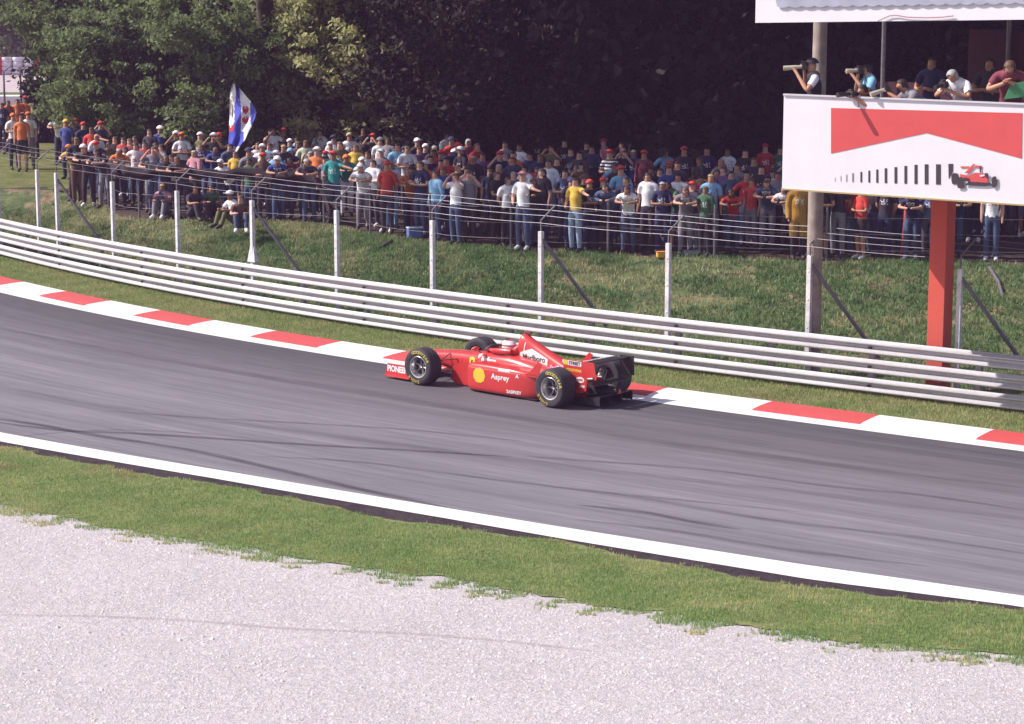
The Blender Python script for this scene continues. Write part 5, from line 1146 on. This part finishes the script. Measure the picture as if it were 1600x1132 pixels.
def signboard():
    zb = (zb0+zb1)/2; zt = (zt0+zt1)/2; ue = px_to_board(1597, 250)[0]+.95
    s = thing('advertising_board', 'large white board with red chevron and black speed stripes hung on the platform front', 'sign', L2W(0, 0, 0), RZ)
    mb = MB(); mb.box(((u0+ue)/2, .02, (zb+zt)/2), (ue-u0, .05, zt-zb)); mb.build('panel', SIGNW, s, 0)
    def q(px, py): return px_to_board(px, py)
    for k in ():  MB().box((u0+(ue-u0)*k/4, -.008, (zb+zt)/2), (.005, .005, zt-zb-.01)).build('panel_seam', mat('seam_grey', (.70, .67, .72), .6), s, 0)
    MB().box(((u0+ue)/2, .0, zb-.012), (ue-u0, .06, .02)).build('bottom_trim', mat('trim_ochre', (.45, .33, .14), .6), s, 0)
    MB().box(((u0+ue)/2, .0, zt+.014), (ue-u0, .07, .024)).build('top_rail', mat('rail_pale', (.62, .60, .64), .5), s, 0)
    def shape(name, pts, m, off=-.008, par=s): 
        mb = MB(); mb.prism([(a, b) for a, b in pts], (0, off-.004, 0), (1, 0, 0), (0, 0, 1), (0, .006, 0)); return mb.build(name, m, par, 0)
    shape('red_chevron', [q(1299, 169), q(1598, 177), q(1597, 248), q(1448, 208), q(1299, 240)], SIGNR)
    cols = [.62, .55, .48, .40, .30, .20, .12]
    xs = [1305, 1314, 1323, 1333, 1346, 1358.5, 1371, 1384.5, 1400, 1415.5, 1431.5, 1448, 1466.5]; ws = [1.0, 1.2, 1.6, 2.2, 2.4, 2.6, 3.0, 3.6, 4, 4, 4.5, 5.6, 7.2]
    for i, (x, w_) in enumerate(zip(xs, ws)):
        f = i/12; top = 277.5-20.5*min(1, f*1.15)**.9; bot = 282.5+.5+5.5*f
        g_ = max(.05, .72-.15*i) if i < 4 else .05
        m = mat('stripe_tone_%d' % min(i, 4), (g_*1.0, g_*.86, g_*.98), .5)
        shape('speed_stripe', [q(x-w_/2, top), q(x+w_/2, top), q(x+w_/2, bot), q(x-w_/2, bot)], m)
    # the little racing car printed on the board
    C0 = lambda x, y: q(1450+x/10.67, 240+y/10.67)
    art = [('k', [(345, 175), (420, 172), (418, 300), (350, 420)]), ('k', [(400, 350), (440, 325), (500, 335), (520, 400), (505, 490), (470, 518), (410, 505), (395, 430)]),
           ('r', [(548, 215), (700, 215), (690, 235), (552, 240)]), ('r', [(800, 200), (905, 205), (905, 235), (790, 232)]), ('k', [(872, 210), (892, 210), (892, 320), (872, 320)]),
           ('r', [(760, 178), (805, 178), (690, 330), (620, 330)]), ('r', [(535, 340), (700, 375), (790, 320), (960, 330), (1010, 400), (1010, 480), (940, 500), (840, 470), (760, 510), (700, 500), (690, 430), (560, 400)]),
           ('k', [(700, 470), (1060, 490), (1080, 530), (960, 545), (640, 530), (640, 505)]), ('k', [(500, 470), (515, 410), (560, 385), (600, 410), (610, 500), (625, 560), (580, 585), (510, 575)]),
           ('k', [(1080, 410), (1110, 380), (1150, 385), (1165, 450), (1155, 540), (1110, 570), (1075, 540)]), ('k', [(960, 330), (1010, 325), (1030, 370), (1015, 420), (985, 400)]), ('w', [(880, 360), (960, 350), (960, 375), (890, 385)]), ('k', [(620, 400), (700, 410), (690, 470), (610, 450)])]
    for i, (c, pts) in enumerate(art): shape('printed_car_shape', [C0(*p) for p in pts], {'k': SIGNK, 'r': SIGNR, 'w': SIGNW}[c], -.010-.0025*i)
    return s
SIGN = signboard()
# photographers on the platform
def camera_prop(name, label, loc, rz, lens=.30, pale=False, pitch=0.0):
    t = thing(name, label, 'camera', loc, rz)
    B = MB(); B.box((0, 0, 0), (.15, .08, .10)); B.box((0, -.0, .06), (.07, .07, .04)); B.build('camera_body', BLACK, t, 0, bevel=.008)
    L = MB(); L.tube([(0, -.03, 0), (0, -.12, 0), (0, -.12, 0), (0, -lens, -.0)], [.030, .030, .034, .040], 16); L.build('lens', mat('lens_pale', (.50, .45, .36), .5) if pale else BLACK, t)
    MB().tube([(.08, .02, .04), (.10, .08, -.18), (0, .12, -.26), (-.10, .08, -.18), (-.08, .02, .04)], .006, 5).build('strap', BLACK, t)
    t.rotation_euler = (pitch, 0, rz); return t
DZ = 4.12
def photographer(px, n, pz, shirt, hair, cap, label, rz, h=1.75, trousers='black', skin=1, vest=None, dz=0.0):
    pr = person_proto(pz, levels=2, fingers=True); u, _ = px_to_board(px, 140, n)
    b = put_person(pr, L2W(u, n, DZ+dz), rz, h, label, None, skin, shirt, trousers, hair, cap)
    if vest:
        v = extract(pr['shirt'], [abs(p.center.x) < .17 for p in pr['shirt'].polygons], .012, 'vest'); v.materials.append(SKIN[0]); o = bpy.data.objects.new('vest', v); COL.objects.link(o); o.parent = b; slotmat(o, CLO[vest])
    return b
camL = dict(elL=(.30, -.14, 1.22), wrL=(.09, -.30, 1.50), haL=(.04, -.34, 1.56), elR=(-.30, -.12, 1.22), wrR=(-.08, -.16, 1.52), haR=(-.05, -.18, 1.58), skull=(0, -.04, 1.60), crown=(0, -.04, 1.69))
def hand_pt(b, p): bpy.context.view_layer.update(); return b.matrix_world @ Vector(p)
FB = RZ     # facing the track
lean = dict(LEAN); 
P1 = photographer(1272, .42, dict(camL, **{k: (v[0], v[1]-.05*(v[2] > 1.2), v[2]) for k, v in skeleton({}).items() if k in ('collar', 'neck')}), 'white', 'dark hair', 'black', 'photographer in white shirt, dark vest and black cap aiming a long lens left', FB-1.0, 1.72, vest='black')
c1 = hand_pt(P1, (0, -.17, 1.60)); camera_prop('camera_with_long_lens', 'camera with long pale lens held by the photographer beside the brown pole', c1, FB-1.0, .34, True, .08)
P2 = photographer(1357, .50, camL, 'light blue', 'dark hair', None, 'photographer in pale blue shirt raising a camera, second from left on the platform', FB-.75, 1.66, vest=None, dz=.02)
camera_prop('camera', 'small camera held high by the photographer in pale blue', hand_pt(P2, (0, -.17, 1.60)), FB-.75, .22, True, .05)
crouch = dict(pelvis=(0, .22, .62), waist=(0, .14, .74), chest=(0, -.02, .92), collar=(0, -.12, 1.04), neck=(0, -.18, 1.08), skull=(0, -.25, 1.15), crown=(0, -.26, 1.24), shL=(.17, -.10, 1.01), shR=(-.17, -.10, 1.01), elL=(.27, -.26, .86), elR=(-.27, -.26, .86), wrL=(.10, -.46, 1.02), wrR=(-.08, -.42, 1.05), haL=(.05, -.50, 1.06), haR=(-.04, -.45, 1.10),
      hipL=(.09, .22, .58), hipR=(-.09, .22, .58), knL=(.14, -.16, .46), knR=(-.14, -.16, .46), anL=(.12, .16, .085), anR=(-.12, .16, .085), toL=(.13, .0, .04), toR=(-.13, .0, .04))
P3 = photographer(1364, .40, crouch, 'black', 'dark hair', None, 'dark haired photographer crouching in front of the one in pale blue', FB-.3, 1.72, dz=.10)
camera_prop('camera', 'dark camera resting on the board edge before the crouching photographer', hand_pt(P3, (0, -.50, 1.10)), FB-.3, .30)
P4 = photographer(1432, .50, crouch, 'grey', 'dark hair', None, 'photographer in grey shirt bending over a camera at the middle of the board', FB-.7, 1.80, vest=None, dz=.14)
camera_prop('camera', 'camera with pale strap held by the photographer in grey', hand_pt(P4, (0, -.50, 1.10)), FB-.7, .28, True, .3)
bow = dict(pelvis=(0, .16, .92), waist=(0, .10, 1.05), chest=(0, -.02, 1.22), collar=(0, -.10, 1.35), neck=(0, -.15, 1.40), skull=(0, -.22, 1.45), crown=(0, -.26, 1.54), shL=(.18, -.08, 1.33), shR=(-.18, -.08, 1.33), elL=(.30, -.20, 1.14), elR=(-.30, -.20, 1.14), wrL=(.07, -.38, 1.24), wrR=(-.07, -.36, 1.24), haL=(.02, -.42, 1.27), haR=(-.03, -.40, 1.29), hipL=(.09, .16, .88), hipR=(-.09, .16, .88))
P5 = photographer(1500, .50, bow, 'white', 'grey hair', None, 'grey haired photographer in white shirt bowed over a dark camera', FB-.15, 1.80, 'grey')
camera_prop('camera', 'dark camera at the face of the grey haired photographer', hand_pt(P5, (0, -.44, 1.34)), FB-.4, .18, False, .25)
P6 = photographer(1578, .45, bow, 'maroon', 'brown hair', None, 'brown haired person in maroon shirt holding a green folder at the right edge', FB+.35, 1.90, 'black', dz=.08)
hp = hand_pt(P6, (0, -.42, 1.20)); gf = MB(); gf.prism([(-.16, -.20), (.26, -.14), (.24, .10), (-.06, .04)], (0, 0, 0), (1, 0, 0), (0, 0, 1), (0, .03, 0)); go = gf.build('folder', mat('folder_green', (.04, .20, .09), .6), None, 0, bevel=.004)
go.location = hp+Vector((.10, 0, .0)); go.rotation_euler = (0, 0, FB+.2); tag(go, 'bright green folder held over the board edge by the person in maroon', 'folder')
P7 = photographer(1622, .8, {}, 'light blue', 'dark hair', None, 'person in light blue shirt standing cut off by the right picture edge', FB, 1.80, 'charcoal')
for px, n, sh, lab in ((1455, 2.1, 'navy', 'person in navy shirt standing in shade between grey and white shirted photographers'), (1545, 2.3, 'charcoal', 'person in charcoal shirt standing in shade beside the maroon rear panel')):
    photographer(px, n, POSES[FO][0], sh, 'dark hair', None, lab, FB+.2, 1.75)

# ------------------------------------------------------------ flag and its pole
def flag():
    Y = at(365, 300, 1.0)+Vector((0, .6, 0)); dist = Y.y*math.cos(CP)+(CH-3)*math.sin(CP)
    def P(px, py, dy=0):
        x = (px-800)/CF; y = -(py-566)/CF; d = Vector((x, math.cos(CP)+y*math.sin(CP), -math.sin(CP)+y*math.cos(CP))); t = (Y.y+dy)/d.y; return Vector((0, 0, CH))+d*t
    t = thing('flag', 'tall drooping blue and white striped flag with red leaf marks held above the crowd', 'flag', P(366, 250))
    L = t.location
    rows = [(131, 364, 367), (137, 362, 372), (145, 360, 380), (155, 359, 388), (165, 359, 396), (175, 359, 401), (183, 359, 399), (192, 358, 396), (201, 358, 392), (210, 358, 387), (219, 357, 383), (229, 357, 376), (239, 357, 371), (249, 358, 366)]
    def colr(x, y):
        if x > 391 and 160 < y < 195: return 0
        if y > 229: return 1
        if y > 205: return 1 if x > 381 else 0
        b0 = 369-(y-132)*.04 if y < 160 else 366+(0 if y < 190 else -(y-190)*.4); b1 = 373+(y-132)*.10 if y < 170 else 377-(y-170)*.02
        if x < b0: return 1
        return 0 if x < b1 else 1
    nx = 44; ny = 60; V = []; M = []; F = []
    ys = np.linspace(131, 249, ny+1); ra = np.array(rows)
    for j, y in enumerate(ys):
        a = np.interp(y, ra[:, 0], ra[:, 1]); b = np.interp(y, ra[:, 0], ra[:, 2])
        for i in range(nx+1): 
            x = a+(b-a)*i/nx; V.append(P(x, y, -(x-358)/62*1.1+.10*math.sin(i/nx*9+j*.06)+.04*math.sin(j*.3+i*.2))-L)
    mb = MB()
    for j in range(ny):
        for i in range(nx):
            y = (ys[j]+ys[j+1])/2; a = np.interp(y, ra[:, 0], ra[:, 1]); b = np.interp(y, ra[:, 0], ra[:, 2]); x = a+(b-a)*(i+.5)/nx; c = colr(x, y)
            for hx, hy in ((383.5, 172), (383.5, 188.5), (360.5, 201)):
                ex, ey = (x-hx)/4.6, (y-hy)/5.6
                if ex*ex+ey*ey-.35*abs(ex)*(ey < 0) < 1 and not (ey < -.35 and abs(ex) < .22): c = 2
            F.append((j*(nx+1)+i, j*(nx+1)+i+1, (j+1)*(nx+1)+i+1, (j+1)*(nx+1)+i)); M.append(c)
    mb.add(V, F); mb.m = M
    o = mb.build('cloth', [mat('flag_blue', (.07, .09, .50), .8), mat('flag_white', (.90, .88, .92), .8), mat('flag_red', (.65, .04, .06), .8)], t, 60)
    so = o.modifiers.new('s', 'SOLIDIFY'); so.thickness = .006
    MB().tube([P(366, 126)-L, P(362, 200, -.03)-L, P(360, 262, -.03)-L], .016, 8).build('flagpole', mat('flagpole_wood', (.22, .15, .10), .8), t)
flag()

# ------------------------------------------------------------ the spectators' fence along the terrace edge, with dark cloth hung on it
def crowd_fence():
    root = thing('spectator_fence', 'low wire fence with drooping dark cloth along the top in front of the spectators', 'fence', sdp(0, float(TF(0))+.1, 1.0)); L = root.location
    s0 = s_at_px_t(118); s1 = s_at_px_t(1700); ss = np.arange(s0, s1, 2.4)
    for s in ss:
        p = sdp(s, float(TF(s))+.12, 1.0)-L; MB().tube([p-ZZ*.2, p+ZZ*1.15], .028, 8).build('stake', STEEL, root)
    for z in (.25, .6, .95):
        MB().tube([sdp(s, float(TF(s))+.12, 1.0+z-.03*abs(math.sin(s*1.3)))-L for s in np.arange(s0, s1, .6)], .004, 4).build('wire', WIREM, root)
    # cloth folded over the top wire from the left end to below the olive tree
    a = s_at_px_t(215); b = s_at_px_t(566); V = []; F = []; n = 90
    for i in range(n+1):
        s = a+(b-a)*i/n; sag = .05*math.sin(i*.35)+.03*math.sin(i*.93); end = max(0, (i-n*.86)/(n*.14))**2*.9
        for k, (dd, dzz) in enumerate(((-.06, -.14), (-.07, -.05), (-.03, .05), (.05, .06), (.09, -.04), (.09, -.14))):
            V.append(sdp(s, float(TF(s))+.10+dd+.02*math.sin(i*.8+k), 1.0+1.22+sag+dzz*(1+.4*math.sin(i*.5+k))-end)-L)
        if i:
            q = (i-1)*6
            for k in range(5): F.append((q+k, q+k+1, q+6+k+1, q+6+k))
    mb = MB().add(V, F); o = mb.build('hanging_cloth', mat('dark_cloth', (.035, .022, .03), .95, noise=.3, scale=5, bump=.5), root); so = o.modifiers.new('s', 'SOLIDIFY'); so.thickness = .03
crowd_fence()

# ------------------------------------------------------------ small things among and around the crowd
def item_box(name, label, cat, px, py, z, d, m, rz=0.3, m2=None):
    t = thing(name, label, cat, at(px, py, z), rz); MB().box((0, 0, d[2]/2), d).build('body', m, t, 0, bevel=min(d)*.2)
    MB().box((0, 0, d[2]*.93), (d[0]*1.02, d[1]*1.02, d[2]*.12)).build('lid', m2 or m, t, 0, bevel=.01); MB().tube([(-d[0]*.25, 0, d[2]), (-d[0]*.2, 0, d[2]*1.25), (d[0]*.2, 0, d[2]*1.25), (d[0]*.25, 0, d[2])], .012, 6).build('handle', BLACK, t); return t
item_box('cool_box', 'blue and white cool box on the ground below the orange shirts', 'cool box', 648, 372, 1, (.36, .24, .26), mat('cool_blue', (.12, .22, .5), .5), .3, mat('cool_white', (.6, .6, .65), .5))
item_box('bag', 'small yellow and red bag in the grass near the tall fence post', 'bag', 1035, 403, 1, (.26, .18, .14), mat('bag_yellow', (.75, .42, .06), .7), .1, mat('bag_red', (.6, .07, .05), .7))
item_box('bag', 'orange bag on the ground under the left part of the billboard', 'bag', 1350, 388, 1, (.22, .18, .2), mat('bag_orange', (.70, .12, .05), .7))
item_box('bag', 'white bag beside the brown pole foot', 'bag', 1290, 375, 1, (.42, .2, .12), mat('bag_white', (.6, .6, .68), .7), .6)
item_box('bag', 'pale blue bag lying under the bent figure in pale denim', 'bag', 1084, 398, 1, (.5, .18, .1), mat('bag_pale', (.4, .45, .5), .7), .2, mat('bag_rust', (.4, .12, .08), .7))
# rolled red banner leaning among the people under the billboard
rb = MB(); p0 = at(1408, 405, 1.0); rb.tube([(0, 0, 0), (.08, .02, .7), (.13, .05, 1.5)], [.03, .06, .075], 10); o = rb.build('rolled_banner', mat('banner_red', (.50, .07, .06), .8, noise=.3, scale=9)); o.location = p0; tag(o, 'rolled red banner leaning upright beneath the billboard', 'banner')
rb = MB(); rb.prism([(0, 0), (.34, -.02), (.34, -.42), (.16, -.42), (.10, -.80), (.03, -.80), (.04, -.35)], (0, 0, 0), (1, 0, 0), (0, 0, 1), (0, .02, 0)); o = rb.build('red_cloth', mat('cloth_bright_red', (.62, .09, .06), .8, noise=.1)); o.location = at(1430, 390, 1.0)+Vector((-.0, .1, 1.35)); tag(o, 'bright red cloth hanging left of the red column', 'cloth')
# thick dark tube lying down the bank
hs = MB(); pts = []
for px, py, f in ((612, 377, 1.0), (600, 384, .92), (585, 392, .8), (566, 400, .6), (548, 410, .42), (535, 420, .25), (524, 432, .08)):
    pts.append(at(px, py, f*.98+.05))
hs.tube(pts, [.05, .05, .045, .045, .04, .04, .04], 8); o = hs.build('dark_tube', mat('black_tube', (.04, .035, .035), .8)); tag(o, 'thick dark tube lying down the grass bank below the sitting spectators', 'dark_tube')
# a bare curved branch under the brown pole's right side
hs = MB(); hs.tube([at(1546, 418, 1.02), at(1560, 440, .9), at(1572, 480, .6), at(1590, 540, .25)], [.035, .03, .03, .03], 7); o = hs.build('stay_pole', STEEL); tag(o, 'thin dark stay pole on the bank at the right picture edge', 'pole')

# ------------------------------------------------------------ far left background
def gate_post():
    b = at(45, 214, 1.0); t = thing('barrier_gate', 'tall dark gate post with a long horizontal bar beyond the grass', 'gate', b); s = CF/(b.y)
    MB().box((0, 0, .92), (.22, .22, 1.95)).build('post', BLACK, t, 0, bevel=.01)
    MB().tube([(.05, 0, 1.62), (2.2, .2, 1.55)], .03, 8).build('bar', STEEL, t); MB().tube([(.4, 0, 1.5), (1.1, .1, .5)], .03, 8).build('stay', STEEL, t)
gate_post()
def far_fence_posts():
    t = thing('distant_fence', 'distant bent topped fence posts in front of the pale run-off', 'fence', at(8, 180, .0))
    L = t.location
    for px in (-40, 8, 34): 
        p = at(px, 178, 0)-L; MB().tube([p, p+ZZ*2.0, p+ZZ*2.15+Vector((.35, 0, .15))], .05, 6).build('post', STEEL, t)
    MB().tube([at(-40, 178, 0)-L+ZZ*1.9, at(34, 178, 0)-L+ZZ*1.9], .012, 5).build('wire', WIREM, t)
far_fence_posts()
def tyre_wall():
    b = at(26, 117, 0); t = thing('tyre_wall', 'white and red painted tyre barrier far off beyond the run-off area', 'tyre wall', b, R(3)); s = (CF/b.y)
    def px2(x): return (x-26)/s*1.02
    W_, R2 = mat('tyre_white', (.72, .68, .76), .8, noise=.25, scale=5), mat('tyre_red', (.55, .06, .05), .8, noise=.2, scale=5)
    for nm, a, e, m in (('red_stack', -60, 3, R2), ('white_stack', 3.5, 52, W_), ('red_stack', 52.5, 76, R2), ('red_stack', 80, 125, R2)):
        mb = MB(); x = px2(a)
        while x < px2(e)-.3:
            for k in range(4): mb.lathe([(.18, .02+k*.28), (.31, .0+k*.28), (.34, .08+k*.28), (.34, .18+k*.28), (.31, .26+k*.28), (.18, .26+k*.28)], 'z', 12, (x+.34, 0, 0))
            x += .70
        mb.build(nm, m, t); 
tyre_wall()
item_box('litter_bin', 'pale grey green bin standing beside the spectators at the grass edge', 'bin', 88, 224, 1, (.34, .3, .48), mat('bin_grey', (.42, .44, .42), .7), .1)
def shed():
    b = at(128, 214, .6); t = thing('low_shed', 'low dark shed with pale flat roof edge behind the red capped spectators', 'shed', Vector((b.x, b.y+3, .6)), .05)
    MB().box((0, 0, .55), (2.4, 1.6, 1.3)).build('wall', mat('shed_dark', (.07, .06, .06), .9, noise=.2), t, 0); MB().box((0, 0, 1.25), (2.7, 1.9, .10)).build('roof', mat('shed_roof', (.55, .52, .42), .8, noise=.2), t, 0)
shed()
rb = MB(); rb.ball((0, 0, .3), (.2, .16, .32), 12, 8); o = rb.build('red_jacket', mat('jacket_red', (.55, .06, .05), .8, noise=.2)); o.location = at(453, 100, 3.0)+Vector((0, 0, 0)); bpy.data.objects.remove(o)

# ------------------------------------------------------------ thin lilac veil, added only to lift and tint the blacks
HZ = MB(); HZ.box((0, 230, 60), (900, 640, 130)); hm = bpy.data.materials.new('black_lift_air'); hm.use_nodes = True; ht = hm.node_tree; ht.nodes.remove(ht.nodes['Principled BSDF'])
pv = ht.nodes.new('ShaderNodeVolumePrincipled'); pv.inputs['Color'].default_value = (.86, .50, 1.0, 1); pv.inputs['Density'].default_value = .0007; pv.inputs['Anisotropy'].default_value = 0.0
ht.links.new(pv.outputs[0], ht.nodes['Material Output'].inputs['Volume']); ho = HZ.build('black_lift_veil', hm, None, 0); tag(ho, kind='stuff')
ho.location.z = -6
